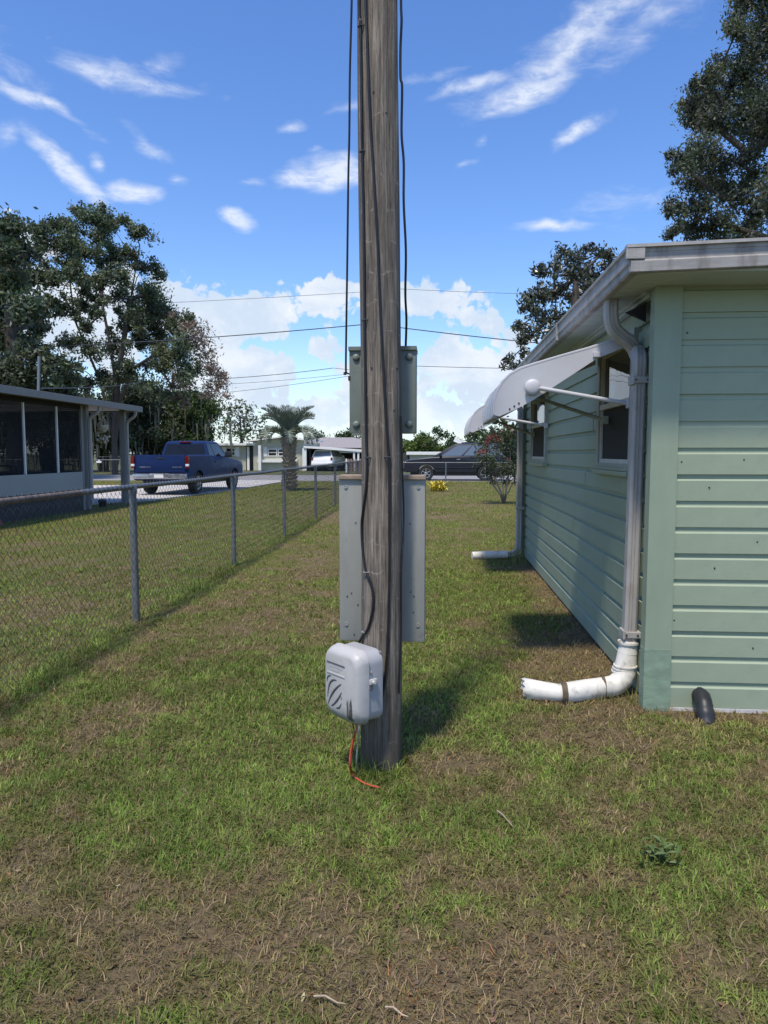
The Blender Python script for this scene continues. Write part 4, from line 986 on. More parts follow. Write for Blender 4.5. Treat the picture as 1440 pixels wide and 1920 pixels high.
# hanging wind chime of pale shells under the carport eave
hp = at(193, 800, X=XP + .1)
t = thing('hanging_planter', 'pale knotted hanging planter under the carport eave between two posts', 'hanging planter', (hp.x, hp.y, hp.z))
MB().tube([(hp.x, hp.y, 2.86), (hp.x, hp.y, hp.z + .28)], .008, 6).build('cord', M_pot, t)
b = MB()
for k in range(9):
    g = k * .7; b.tube([(hp.x, hp.y, hp.z + .32), (hp.x + .14 * math.cos(g), hp.y + .14 * math.sin(g), hp.z + .05), (hp.x + .13 * math.cos(g + .3), hp.y + .13 * math.sin(g + .3), hp.z - .1)], .010, 5)
b.build('net', M_pot, t)
MB().lathe([(.06, -.16), (.14, -.05), (.15, .04), (.12, .05), (.11, .0)], 14, Matrix.Translation(hp)).build('bowl', M_pot, t, smooth=50)
b = MB()
for k in range(14):
    x, y, z = hp.x + random.uniform(-.16, .16), hp.y + random.uniform(-.16, .16), hp.z - random.uniform(.12, .45)
    b.lathe([(.0, -.05), (.035, -.03), (.045, 0), (.03, .03), (.0, .045)], 8, Matrix.Translation((x, y, z)))
b.build('shell', M_pot, t, smooth=60)
# clutter at the foot of the porch
q = at(176, 934, X=XP + .15)
t = thing('planter_pot', 'dark pot on the ground at the foot of the porch post', 'pot', (q.x, q.y + .5, 0))
MB().lathe([(.08, 0), (.11, .13), (.12, .15), (.10, .14), (.09, .10)], 14, Matrix.Translation((q.x, q.y + .5, .03))).build('bowl', M_black, t, smooth=40)
MB().lathe([(.08, .11), (.13, .16), (.10, .20), (.03, .22)], 9, Matrix.Translation((q.x, q.y + .5, .03))).build('plant_mound', M_rubble, t)
q = at(150, 938, X=XP + .35)
t = thing('garden_edging', 'low reddish edging bricks at the foot of the porch, left edge', 'edging', (XP + .3, 14, 0))
for k in range(3): MB().rbox(XP + .25, XP + .33, 13.2 + k * .5, 13.67 + k * .5, 0.0, .12, .01).build('brick', M_redbox, t)

# ================================================================== vehicles
def arch_profile(L0, L1, zb, wheels, wr, top):
    """side outline (y, z): underside with wheel arches from rear to front, then the top line front to rear"""
    p = [(L0, zb)]
    for wy in sorted(wheels):
        a0 = math.asin(min(.95, max(-.9, (zb - wr * .95) / (wr * 1.18))))
        for i in range(11):
            a = math.pi - a0 - (math.pi - 2 * a0) * i / 10
            p.append((wy + wr * 1.18 * math.cos(a), wr * .95 + wr * 1.18 * math.sin(a)))
    return p + [(L1, zb)] + top
def shell(prof, hw, tuck=.05):
    """car lower body: the side outline across the width with rounded flanks"""
    cy = sum(p[0] for p in prof) / len(prof); cz = sum(p[1] for p in prof) / len(prof)
    def sc(k): return [(cy + (y - cy) * k[0], cz + (z - cz) * k[1]) for y, z in prof]
    secs = [(-hw, (.985, .90)), (-hw + tuck * .45, (.996, .97)), (-hw + tuck * 1.6, (1, 1)), (hw - tuck * 1.6, (1, 1)), (hw - tuck * .45, (.996, .97)), (hw, (.985, .90))]
    return MB().loft([[(x, y, z) for y, z in sc(k)] for x, k in secs])
def wheel(root, x, y, r, w, side):
    m = Matrix.Translation((x, y, r)) @ Matrix.Rotation(R(90) * side, 4, 'Y')
    W = MB().lathe([(r * .60, -w * .45), (r * .93, -w * .5), (r, -w * .34), (r, w * .34), (r * .93, w * .5), (r * .62, w * .46), (r * .60, w * .30)], 28, m).build('wheel', M_tyre, root, (0, 0, 0), 35)
    b = MB(); b.lathe([(r * .62, w * .22), (r * .61, w * .47), (r * .56, w * .45), (r * .54, w * .28)], 24, m)
    b.lathe([(.02, w * .2), (r * .16, w * .38), (r * .10, w * .43), (.01, w * .44)], 12, m)
    for k in range(6):
        g = k * math.pi / 3; b.bar(m @ Vector((r * .1 * math.cos(g), r * .1 * math.sin(g), w * .36)), m @ Vector((r * .57 * math.cos(g), r * .57 * math.sin(g), w * .38)), .07, .035)
    b.build('rim', M_rim, W, (0, 0, 0), 40)
def greenhouse(root, pts, hwb, hwt, mat, glass, split, rear=True):
    """cab above the belt line. pts: belt rear, roof rear, roof front, belt front as (y, z)"""
    (a, b, c, d) = pts
    r0 = [(-hwb, a[0], a[1]), (-hwt, b[0], b[1]), (-hwt, c[0], c[1]), (-hwb, d[0], d[1])]
    B = MB()
    roofz = .05
    rings = [[(-hwb, a[0], a[1]), (hwb, a[0], a[1]), (hwb, d[0], d[1]), (-hwb, d[0], d[1])],
             [(-hwt - .03, b[0] - .02, b[1] - .05), (hwt + .03, b[0] - .02, b[1] - .05), (hwt + .03, c[0] + .04, c[1] - .05), (-hwt - .03, c[0] + .04, c[1] - .05)],
             [(-hwt + .03, b[0] + .05, b[1] - .005), (hwt - .03, b[0] + .05, b[1] - .005), (hwt - .03, c[0] - .06, c[1] - .005), (-hwt + .03, c[0] - .06, c[1] - .005)],
             [(-hwt + .2, b[0] + .3, b[1] + .02), (hwt - .2, b[0] + .3, b[1] + .02), (hwt - .2, c[0] - .3, c[1] + .02), (-hwt + .2, c[0] - .3, c[1] + .02)]]
    cab = B.loft(rings).build('cab', mat, root, (0, 0, 0), 35)
    def quad(f00, f10, f11, f01, name, m, off):
        q = [Vector(v) for v in (f00, f10, f11, f01)]; n = (q[1] - q[0]).cross(q[3] - q[0]).normalized() * off
        MB().add([v + n for v in q] + [v - n * 3 for v in q], [(0, 1, 2, 3), (7, 6, 5, 4), (0, 4, 5, 1), (1, 5, 6, 2), (2, 6, 7, 3), (3, 7, 4, 0)]).build(name, m, cab, (0, 0, 0))
    zt = b[1] - .07
    def P(s, u, v):
        """point on a side: u along (0 rear..1 front), v up"""
        yb = a[0] + (d[0] - a[0]) * u; yt = (b[0] - .02) + ((c[0] + .04) - (b[0] - .02)) * u
        zb = a[1] + (d[1] - a[1]) * u; w = hwb + (hwt + .03 - hwb) * v
        return (s * w, yb + (yt - yb) * v, zb + (b[1] - .05 - zb) * v)
    for s in (-1, 1):
        for (u0, u1) in split:
            o = (P(s, u0, .08), P(s, u1, .08), P(s, u1, .92), P(s, u0, .92))
            quad(*(o if s > 0 else (o[1], o[0], o[3], o[2])), 'side_window', glass, .006)
    def E(y0, z0, y1, z1, v, x): 
        w = hwb + (hwt + .03 - hwb) * v; return (x * w, y0 + (y1 - y0) * v, z0 + (z1 - z0) * v)
    k = .90
    quad(E(a[0], a[1], b[0] - .02, b[1] - .05, .10, -k), E(a[0], a[1], b[0] - .02, b[1] - .05, .10, k), E(a[0], a[1], b[0] - .02, b[1] - .05, .88, k), E(a[0], a[1], b[0] - .02, b[1] - .05, .88, -k), 'rear_window', glass, .006)
    quad(E(d[0], d[1], c[0] + .04, c[1] - .05, .08, k), E(d[0], d[1], c[0] + .04, c[1] - .05, .08, -k), E(d[0], d[1], c[0] + .04, c[1] - .05, .92, -k), E(d[0], d[1], c[0] + .04, c[1] - .05, .92, k), 'windscreen', glass, .006)
    return cab
O0 = (0, 0, 0)
# --- the navy pickup, rear towards us
pk = at(325, 928, Z=.045)
truck = thing('pickup_truck', 'navy blue pickup parked on the drive with its tailgate towards us', 'pickup truck', (at(302, 905, Y=25.1).x, 25.1, .045), R(-3.5)); truck.scale = (1.04,) * 3
wr = .40; WB = (.95, 4.75)
top = [(5.72, .62), (5.74, .95), (5.60, 1.13), (4.2, 1.26), (3.95, 1.30), (2.02, 1.33), (2.0, .80), (0.03, .80)]
shell(arch_profile(0.03, 5.70, .50, WB, wr, top), .985).build('body', M_navy, truck, O0, 35)
for s in (-1, 1):
    b = MB(); prof = arch_profile(0.05, 2.02, .52, (WB[0],), wr, [(2.02, 1.40), (0.05, 1.40)])
    rr = [[(s * x, y, z if z < 1.3 else z - dz) for y, z in prof] for x, dz in ((.84, 0), (.95, 0), (1.0, .04), (1.015, .12))]
    b.loft(rr if s > 0 else rr[::-1]).build('bed_side', M_navy, truck, O0, 30)
    wheel(truck, s * .84, WB[0], wr, .26, s); wheel(truck, s * .84, WB[1], wr, .26, s)
    b = MB(); b.rbox(s * .995 - .10, s * .995 + .025, -.01, .075, .93, 1.36, .012); b.build('tail_light', M_red, truck, O0)
    MB().rbox(s * .997 - .09, s * .997 + .03, -.015, .05, 1.0, 1.08, .008).build('reverse_light', M_clear, truck, O0)
    m_ = MB(); m_.rbox(s * 1.03 - (.02 if s > 0 else .24), s * 1.03 + (.24 if s > 0 else .02), 3.55, 3.66, 1.30, 1.53, .03); m_.bar((s * .95, 3.6, 1.33), (s * 1.1, 3.6, 1.36), .05, .05); m_.build('side_mirror', M_black, truck, O0, 30)
    MB().rbox(s * 1.0 - .012, s * 1.0 + .012, 2.55, 2.72, 1.12, 1.16, .006).build('door_handle', M_black, truck, O0)
    MB().rbox(s * .988 - .004, s * .988 + .004, 2.05, 2.062, .56, 1.28, .003).build('door_seam', M_black, truck, O0)
tg = MB(); tg.rbox(-.88, .88, .0, .075, .80, 1.39, .02); tg.rbox(-.80, .80, -.006, .03, .90, 1.22, .01)
TG = tg.build('tailgate', M_navy, truck, O0, 30)
MB().rbox(-.13, .13, -.014, .02, 1.235, 1.30, .012).build('handle', M_black, TG, O0)
b = MB()
for k in range(9): b.box(-.77 + k * .045, -.77 + k * .045 + .034, -.011, -.004, .955, .99)
b.build('badge', M_chrome, TG, O0)
b = MB()
for k in range(7): b.box(.42 + k * .052, .42 + k * .052 + .04, -.011, -.004, .955, .99)
b.build('badge', M_chrome, TG, O0)
MB().box(-.93, .93, .02, 2.0, .785, .80).build('bed_floor', M_black, truck, O0)
b = MB(); b.rbox(-.97, .97, -.16, .05, .56, .74, .03); b.rbox(-.34, .34, -.17, -.02, .60, .76, .02); B_ = b.build('rear_bumper', M_chrome, truck, O0, 30)
MB().rbox(-.17, .17, -.178, -.168, .60, .72, .004).build('number_plate', M_hwhite, B_, O0)
cabo = greenhouse(truck, ((2.02, 1.33), (2.16, 1.90), (3.35, 1.90), (4.15, 1.27)), .93, .74, M_navy, M_glass, ((.06, .30), (.34, .90)))
MB().rbox(-.22, .22, 2.08, 2.14, 1.845, 1.885, .008).build('brake_lamp', M_red, truck, O0)
MB().rbox(-.8, .8, .3, 5.4, .34, .62, .03).build('underbody', M_black, truck, O0)
MB().rbox(-.98, .98, 5.60, 5.84, .48, .74, .04).build('front_bumper', M_chrome, truck, O0, 30)
for s in (-1, 1): MB().rbox(s * .80 - .16, s * .80 + .16, 5.55, 5.72, .84, 1.02, .03).build('headlight', M_clear, truck, O0)
# --- sport utility vehicles
def suv(label, loc, rz, mat, glass, sc=1.0, cat='car'):
    t = thing('parked_car', label, cat, loc, rz); t.scale = (sc,) * 3
    wr = .38; wb = (-1.45, 1.50)
    top = [(2.62, .66), (2.60, .88), (2.45, 1.04), (1.25, 1.18), (.6, 1.22), (-2.4, 1.26), (-2.58, 1.0), (-2.60, .6)]
    shell(arch_profile(-2.58, 2.55, .42, wb, wr, top), .98, .06).build('body', mat, t, O0, 35)
    greenhouse(t, ((-2.45, 1.25), (-2.20, 1.86), (.05, 1.86), (1.22, 1.17)), .93, .70, mat, glass, ((.04, .27), (.31, .58), (.61, .90)))
    for s in (-1, 1):
        for y in wb: wheel(t, s * .86, y, wr, .25, s)
        m_ = MB(); m_.rbox(s * 1.02 - .09, s * 1.02 + .09, .72, .84, 1.20, 1.37, .03); m_.bar((s * .93, .78, 1.22), (s * 1.02, .78, 1.26), .05, .04); m_.build('side_mirror', mat, t, O0, 30)
        for y in (.0, -1.05): MB().rbox(s * .985 - .012, s * .985 + .012, y - .2, y - .02, 1.05, 1.085, .006).build('door_handle', M_chrome, t, O0)
        for y in (.70, -.28, -1.28): MB().rbox(s * .976 - .006, s * .976 + .006, y, y + .012, .50, 1.18, .003).build('door_seam', M_black, t, O0)
        MB().rbox(s * .985 - .02, s * .985 + .012, -1.0, 1.05, .62, .68, .01).build('side_moulding', mat, t, O0)
        MB().rbox(s * .78 - .18, s * .78 + .18, 2.40, 2.57, .80, .95, .03).build('headlight', M_clear, t, O0)
        MB().rbox(s * .88 - .08, s * .88 + .08, -2.60, -2.48, .92, 1.2, .02).build('tail_light', M_red, t, O0)
        MB().bar((s * .60, -1.9, 1.91), (s * .60, -.3, 1.91), .04, .03).build('roof_rail', M_black, t, O0)
    MB().rbox(-.55, .55, 2.5, 2.615, .72, .93, .02).build('grille', M_black, t, O0)
    MB().rbox(-.96, .96, 2.42, 2.70, .44, .66, .05).build('front_bumper', mat, t, O0, 30)
    MB().rbox(-.96, .96, -2.70, -2.42, .48, .72, .05).build('rear_bumper', mat, t, O0, 30)
    MB().rbox(-.78, .78, -2.3, 2.3, .25, .55, .03).build('underbody', M_black, t, O0)
    return t
q = at(758, 900, Y=41.3)
suv('black car parked side-on in the street beyond the yellow plant', (q.x + 2.95, 41.3, .014), R(90), M_dark, M_cglass, 1.12)

# ================================================================== house across the street
YH = 64.0
def hp_(px, py, Y=YH): return at(px, py, Y=Y)
x0, xm, x1, xc = hp_(385, 850).x, hp_(477, 850).x, hp_(566, 850).x, hp_(690, 850).x
zr, zr2 = hp_(400, 833).z, hp_(500, 826).z
far = thing('bungalow', 'sage grey bungalow with white shutters and a carport across the street', 'house', (xm, YH, 0))
MB().box(x0 - 3, hp_(461, 850).x, YH, YH + 8, 0, zr - .12).build('wall', M_hwall, far)
MB().box(hp_(461, 850).x, xm, YH + 1.2, YH + 8, 0, zr - .12).build('wall', M_hdoor, far)
MB().box(xm, x1 + .3, YH - .4, YH + 8, 0, zr2 - .14).build('wall', M_hwall, far)
MB().rbox(x0 - 3.4, xm + .2, YH - .6, YH + 8.4, zr - .119, zr + .08, .02).build('roof', M_hwhite, far)
b = MB(); b.loft([[(xm - .6, y, zr2 - .05) for y in (YH - 1, YH + 9)] + [(xm - .6, y, zr2 - .14) for y in (YH + 9, YH - 1)],
                  [(hp_(530, 820).x, y, zr2 + .35) for y in (YH - 1, YH + 9)] + [(hp_(530, 820).x, y, zr2 + .24) for y in (YH + 9, YH - 1)],
                  [(x1 + .5, y, zr2 + .1) for y in (YH - 1, YH + 9)] + [(x1 + .5, y, zr2 - .02) for y in (YH + 9, YH - 1)]]); b.build('roof', M_hwhite, far)
b = MB(); xr = hp_(530, 820).x
b.add([(xm, YH - .402, zr2 - .14), (x1 + .3, YH - .402, zr2 - .14), (x1 + .3, YH - .402, zr2 - .02), (xr, YH - .402, zr2 + .22), (xm, YH - .402, zr2 - .10), (xm, YH + .2, zr2 - .14), (x1 + .3, YH + .2, zr2 - .14), (x1 + .3, YH + .2, zr2 - .02), (xr, YH + .2, zr2 + .22), (xm, YH + .2, zr2 - .10)],
      [(0, 1, 2, 3, 4), (9, 8, 7, 6, 5)] + [(i, (i + 1) % 5, 5 + (i + 1) % 5, 5 + i) for i in range(5)]); b.build('gable', M_hwall, far)
# windows with shutters, door, white porch post and low wall
def win(px0, px1, py0, py1, Y):
    a, c = at(px0, py0, Y=Y), at(px1, py1, Y=Y)
    F = MB().box(a.x - .08, c.x + .08, Y - .06, Y - .002, c.z - .08, a.z + .08).build('window', M_hwhite, far)
    MB().box(a.x, c.x, Y - .068, Y - .05, c.z, a.z).build('pane', M_glass, F)
    MB().box(a.x, c.x, Y - .075, Y - .06, (a.z + c.z) / 2 - .03, (a.z + c.z) / 2 + .03).build('bar', M_hwhite, F)
def shutter(px0, px1, py0, py1, Y):
    a, c = at(px0, py0, Y=Y), at(px1, py1, Y=Y); MB().rbox(a.x, c.x, Y - .05, Y - .001, c.z, a.z, .01).build('shutter', M_hwhite, far)
win(425, 440, 841, 853, YH); shutter(441.5, 449, 838, 856, YH); shutter(416, 423.5, 838, 856, YH)
win(504, 518, 843, 854, YH - .4); win(523, 536, 843, 854, YH - .4); shutter(494, 501, 838, 856, YH - .4)
a, c = at(488, 858, Y=YH - .4), at(527, 866, Y=YH - .4)
MB().rbox(hp_(486, 850).x, hp_(560, 850).x, YH - .75, YH - .41, at(520, 867, Y=YH).z, at(520, 862, Y=YH).z, .02).build('flower_box', M_hwhite, far)
a, c = at(463, 838, Y=YH - .05), at(468, 868, Y=YH - .05)
MB().rbox(a.x, c.x, YH - .1, YH - .001, 0, a.z, .01).build('door', M_hwhite, far)
a = at(487, 840, Y=YH - .9); MB().rbox(a.x - .12, a.x + .12, YH - 1.0, YH - .8, 0, zr - .12, .01).build('porch_post', M_hwhite, far)
# carport
za, zb = at(569, 836, Y=YH - 1.5).z, at(684, 845, Y=YH - 1.5).z
b = MB(); X0, X1 = at(569, 840, Y=YH - 1.5).x, at(700, 840, Y=YH - 1.5).x
b.loft([[(X0, YH - 1.5, za), (X0, YH + 7, za), (X0, YH + 7, za - .18), (X0, YH - 1.5, za - .18)], [(X1, YH - 1.5, zb), (X1, YH + 7, zb), (X1, YH + 7, zb - .18), (X1, YH - 1.5, zb - .18)]]); b.build('carport_roof', M_hwhite, far)
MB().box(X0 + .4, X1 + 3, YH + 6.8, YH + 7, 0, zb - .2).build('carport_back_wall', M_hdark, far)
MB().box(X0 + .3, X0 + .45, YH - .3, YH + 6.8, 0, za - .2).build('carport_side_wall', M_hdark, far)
for px in (571, 664, 672):
    a = at(px, 850, Y=YH - 1.3); MB().rbox(a.x - (.18 if px == 571 else .08), a.x + (.18 if px == 571 else .08), YH - 1.4, YH - 1.2, 0, (za - .2 if px == 571 else zb - .13), .01).build('carport_post', M_hwhite, far)
a = at(617, 875, Y=YH + .5)
suv('white car nosed into the carport of the bungalow across the street', (a.x, YH + 1.2, 0.0), R(-8), M_whitecar, M_cglass, 1.0)
# house far behind on the right of it: grey shingle hip roof
a = at(625, 836, Y=85)
hb = thing('shingled_house', 'grey hip roofed house just showing above the carport', 'house', (a.x, 85, 0))
MB().box(a.x - 6, a.x + 6, 85, 93, 0, 2.2).build('wall', M_hwall, hb)
b = MB(); zt = at(625, 826, Y=88).z; b.add([(a.x - 6.6, 84.4, 2.2), (a.x + 6.6, 84.4, 2.2), (a.x + 6.6, 93.6, 2.2), (a.x - 6.6, 93.6, 2.2), (a.x - 2, 89, zt + .4), (a.x + 2, 89, zt + .4)], [(0, 1, 5, 4), (1, 2, 5), (2, 3, 4, 5), (3, 0, 4), (3, 2, 1, 0)]); b.build('roof', M_hroof, hb)
# white roofed house beyond the black car
a, c = at(768, 851, Y=70), at(880, 851, Y=70)
hw = thing('white_cottage', 'white flat roofed cottage mostly behind the black car', 'house', (a.x + 3, 70, 0))
MB().box(a.x, c.x + 4, 70, 77, 0, at(780, 853, Y=70).z).build('wall', M_hwall, hw)
MB().rbox(a.x - .3, c.x + 4.3, 69.6, 77.4, at(780, 853, Y=70).z + .001, at(780, 849, Y=70).z + .1, .03).build('roof', M_hwhite, hw)
p0, p1 = at(852, 824, Y=72), at(878, 836, Y=72)
MB().bar(p0, p1, 2.5, .35).build('porch_roof', M_hwhite, hw); MB().bar((p1.x, 72, 0), (p1.x, 72, p1.z), .3, .3).build('roof_post', M_hwhite, hw)
# picket fence and pots beside the carport
pkf = thing('picket_fence', 'weathered wooden picket fence in front of the carport', 'fence', (at(660, 870, Y=57).x, 57, 0))
xs_ = at(648, 870, Y=57).x
for k in range(24):
    x = xs_ + k * .19; MB().extrude([(x, 0), (x + .13, 0), (x + .13, 1.05), (x + .065, 1.15), (x, 1.05)], 'y', 57, 57.025).build('picket', M_picket if k % 5 else M_hwhite, pkf)
for z in (.3, .85): MB().box(xs_ - .1, xs_ + 24 * .19 + .1, 57.026, 57.07, z, z + .09).build('rail', M_picket, pkf)

# ================================================================== trees
def leaves_mesh(name, pts, size, cols, mat, origin, aspect=.45, up=.25, flat=0.0):
    """one small diamond blade per point"""
    n = len(pts); a = rng.normal(size=(n, 3)); a[:, 2] *= (1 - flat); a /= np.linalg.norm(a, axis=1)[:, None]
    nrm = rng.normal(size=(n, 3)); nrm[:, 2] += up * 4; b = np.cross(a, nrm); b /= (np.linalg.norm(b, axis=1)[:, None] + 1e-9)
    s = (size * rng.uniform(.6, 1.35, n))[:, None]
    c = np.cross(a, b) * s * .18
    v = np.stack([pts - a * s, pts - b * s * aspect + c, pts + a * s, pts + b * s * aspect + c], 1).reshape(-1, 3) - np.array(origin)
    f = np.arange(n * 4).reshape(n, 4)
    return np_mesh(name, v, f, mat, np.repeat(cols, 4, 0))
def clump_points(clumps, per, sub=10, tight=.30):
    P, I = [], []
    for i, (x, y, z, r) in enumerate(clumps):
        k = sub; m = max(8, int(per * r * r))
        d = rng.normal(size=(k, 3)); d /= np.linalg.norm(d, axis=1)[:, None]
        ctr = d * r * rng.uniform(.25, 1.0, (k, 1)) * np.array([1, 1, .8])
        w = rng.integers(0, k, m)
        q = ctr[w] + rng.normal(size=(m, 3)) * r * tight * rng.uniform(.5, 1.3, (k, 1))[w]
        P.append(q + np.array([x, y, z])); I.append(np.full(m, i * 100) + w)
    return np.concatenate(P), np.concatenate(I)
def tint(idx, base, spread=.25, n=None):
    u = np.unique(idx); k = {q: j for j, q in enumerate(u)}
    t = np.exp(rng.normal(size=(len(u), 1)) * spread) * (1 + rng.normal(size=(len(u), 3)) * .06)
    t = t[[k[q] for q in idx]]
    return np.clip(np.array(base) * t * np.exp(rng.normal(size=(len(idx), 1)) * .22), 0.004, .8)
def tree(name, label, base, stems, clumps, trunk_r, leaf, mat, col, bark, per=300, group=None, sub=10, tight=.3, cat='tree', dead=None, moss=None, aspect=.45, spread=.25, twist=.12, extra_parts=None):
    base = Vector(base); t = thing(name, label, cat, base, 0, group)
    nodes = [base + Vector((0, 0, -.1))]; par = [-1]
    for st in stems:                       # each stem is a polyline starting at the base
        prev = 0
        for p in st: nodes.append(Vector(p)); par.append(prev); prev = len(nodes) - 1
    tips = sorted(range(len(clumps)), key=lambda i: (Vector(clumps[i][:3]) - nodes[-1]).length)
    for i in tips:
        c = Vector(clumps[i][:3]); best, bd = 0, 1e9
        for j, q in enumerate(nodes):
            if j == 0: continue
            d = (c - q).length + max(0, q.z - c.z) * .9
            if d < bd: best, bd = j, d
        q = nodes[best]; prev = best; k = max(1, int((c - q).length / 1.2)); L = (c - q).length
        for s in range(1, k + 1):
            f = s / k; p = q.lerp(c, f) + Vector([random.gauss(0, 1) for _ in range(3)]) * L * twist * (1 - f) * .6; p.z += L * .10 * math.sin(f * math.pi)
            nodes.append(p); par.append(prev); prev = len(nodes) - 1
        r = clumps[i][3]
        for _ in range(3):
            d = Vector([random.gauss(0, 1) for _ in range(3)]).normalized() * r * .7; nodes.append(c + d); par.append(prev)
    cnt = [0] * len(nodes)
    ch = [0] * len(nodes)
    for j in range(len(nodes) - 1, 0, -1):
        if ch[j] == 0: cnt[j] += 1
        cnt[par[j]] += cnt[j]; ch[par[j]] += 1
    mx = max(1, cnt[0]); rad = [max(.012, trunk_r * (c_ / mx) ** .72) for c_ in cnt]
    b = MB()
    for j in range(1, len(nodes)):
        p = nodes[par[j]]; r0 = rad[par[j]] if par[j] else rad[j] * 1.25
        b.tube([p, nodes[j]], [min(r0, rad[j] * 1.5), rad[j]], 7 if rad[j] > .06 else 5, caps=rad[j] < .05)
    b.build('trunk', bark, t, smooth=50)
    live = [c_ for i, c_ in enumerate(clumps) if not (dead and i in dead)]
    P, I = clump_points(live, per, sub, tight)
    P = P[P[:, 2] > .15]; I = I[:len(P)]
    link('crown', leaves_mesh('crown', P, leaf, tint(I, col, spread), mat, base, aspect), t)
    if dead:
        P, I = clump_points([clumps[i] for i in dead], per * .55, sub, tight * 1.25)
        o = link('dying_foliage', leaves_mesh('dying_foliage', P, leaf * .8, tint(I, (.20, .145, .125), .3), M_leaf, base, aspect), t); o['label'] = 'dying pinkish brown foliage'
    if moss:
        V, F, C = [], [], []
        for (x, y, z, ln) in moss:
            n = 5; w0 = random.uniform(.05, .16); g = random.uniform(0, 3.1); dx, dy = math.cos(g), math.sin(g); o = len(V); px_, py_ = x, y
            for k in range(n + 1):
                f = k / n; w = w0 * (1 - f * .8); px_ += random.gauss(0, .03); py_ += random.gauss(0, .03)
                V += [(px_ - dx * w, py_ - dy * w, z - ln * f), (px_ + dx * w, py_ + dy * w, z - ln * f)]
                C += [np.array((.145, .150, .13)) * random.uniform(.7, 1.2)] * 2
                if k < n: F.append((o + 2 * k, o + 2 * k + 1, o + 2 * k + 3, o + 2 * k + 2))
        link('hanging_moss', np_mesh('hanging_moss', np.array(V) - np.array(base), np.array(F), M_moss, np.array(C)), t)['kind'] = 'stuff'
    return t
def cl(px, py, Y, rpx, dy=0.0):
    p = at(px, py, Y=Y + dy); return (p.x, p.y, p.z, rpx / 1340 * Y)
LG = (.104, .128, .084)
# big oak with dying limbs, left of centre
Y = 50
cs = [cl(*q[:2], Y, q[2], random.uniform(-3, 3)) for q in [(150, 395, 18), (172, 410, 24), (195, 400, 20), (182, 440, 26), (140, 430, 22), (120, 420, 14), (100, 425, 20), (75, 432, 18), (128, 455, 26), (90, 460, 28), (160, 475, 28), (210, 425, 16),
      (235, 415, 15), (268, 435, 20), (255, 440, 14), (205, 485, 28), (235, 480, 22), (195, 520, 26), (140, 505, 22), (225, 525, 24), (290, 505, 20), (270, 500, 14), (232, 560, 26), (290, 570, 36), (310, 590, 30), (265, 600, 28), (285, 550, 22), (240, 610, 22), (100, 520, 26),
      (180, 560, 18), (155, 540, 18), (300, 625, 26), (270, 640, 22), (330, 610, 18), (120, 575, 20), (165, 610, 16), (215, 650, 24), (180, 660, 22), (140, 640, 20), (235, 690, 24), (200, 705, 22),
      (350, 600, 18), (370, 625, 22), (340, 650, 26), (380, 660, 26), (310, 665, 24), (400, 690, 22), (355, 695, 26), (415, 720, 18), (390, 735, 18), (330, 710, 20), (300, 690, 18), (198, 458, 10)]]
dead = {42, 44, 46, 48, 49, 50}
for _ in range(95):
    for _t in range(40):
        px, py = random.uniform(45, 330), random.uniform(415, 745); u = (py - 415) / 330
        if 70 - 20 * u < px < 235 + 95 * u ** .7: break
    cs.append(cl(px, py, Y, random.uniform(7, 13), random.uniform(-4, 4)))
for _ in range(40):
    for _t in range(40):
        px, py = random.uniform(295, 425), random.uniform(575, 755)
        if px < 350 + (py - 575) * .55 and py > 560 + (px - 295) * .25: break
    cs.append(cl(px, py, Y, random.uniform(7, 13), random.uniform(-3, 3)))
    if random.random() < .35 + (px - 295) / 130: dead.add(len(cs) - 1)
b0 = at(215, 872, Y=Y); b0.z = 0
tree('oak_tree', 'tall oak with dying pinkish limbs on its right side behind the blue truck', b0,
     [[at(215, 840, Y=Y), at(212, 760, Y=Y), at(214, 700, Y=Y), at(205, 640, Y=Y), at(190, 560, Y=Y), at(175, 470, Y=Y)], [at(216, 830, Y=Y), at(225, 750, Y=Y), at(250, 690, Y=Y), at(300, 660, Y=Y), at(350, 670, Y=Y)], [at(212, 820, Y=Y), at(190, 720, Y=Y), at(140, 600, Y=Y), at(130, 520, Y=Y)], [at(214, 800, Y=Y), at(225, 680, Y=Y), at(245, 560, Y=Y), at(262, 460, Y=Y)]],
     cs, .36, .12, M_leaf, LG, M_bark, 1350, 'trees beyond the neighbour\'s yard', 10, .30, dead=dead, spread=.3)
# darker tree at the left edge
Y = 42
cs = [cl(*q[:2], Y, q[2], random.uniform(-3, 3)) for q in [(20, 430, 30), (-20, 440, 45), (45, 465, 28), (-60, 520, 60), (20, 500, 40), (55, 520, 30), (0, 560, 50), (45, 575, 34), (-50, 620, 60), (25, 630, 44), (70, 610, 24), (60, 660, 30), (0, 700, 50), (50, 710, 36), (100, 690, 30), (-60, 720, 60), (90, 730, 30), (130, 710, 30), (130, 750, 26), (12, 470, 30), (22, 530, 34), (14, 600, 34), (30, 650, 30), (30, 770, 50), (85, 780, 40), (-100, 560, 60)]]
b0 = at(30, 880, Y=Y); b0.z = 0
tree('oak_tree', 'dense dark tree at the left edge rising behind the porch roof', b0, [[at(30, 820, Y=Y), at(25, 720, Y=Y), at(20, 620, Y=Y), at(15, 500, Y=Y)]], cs, .5, .17, M_leaf, (.090, .114, .075), M_bark, 900, 'trees beyond the neighbour\'s yard', 12, .32)
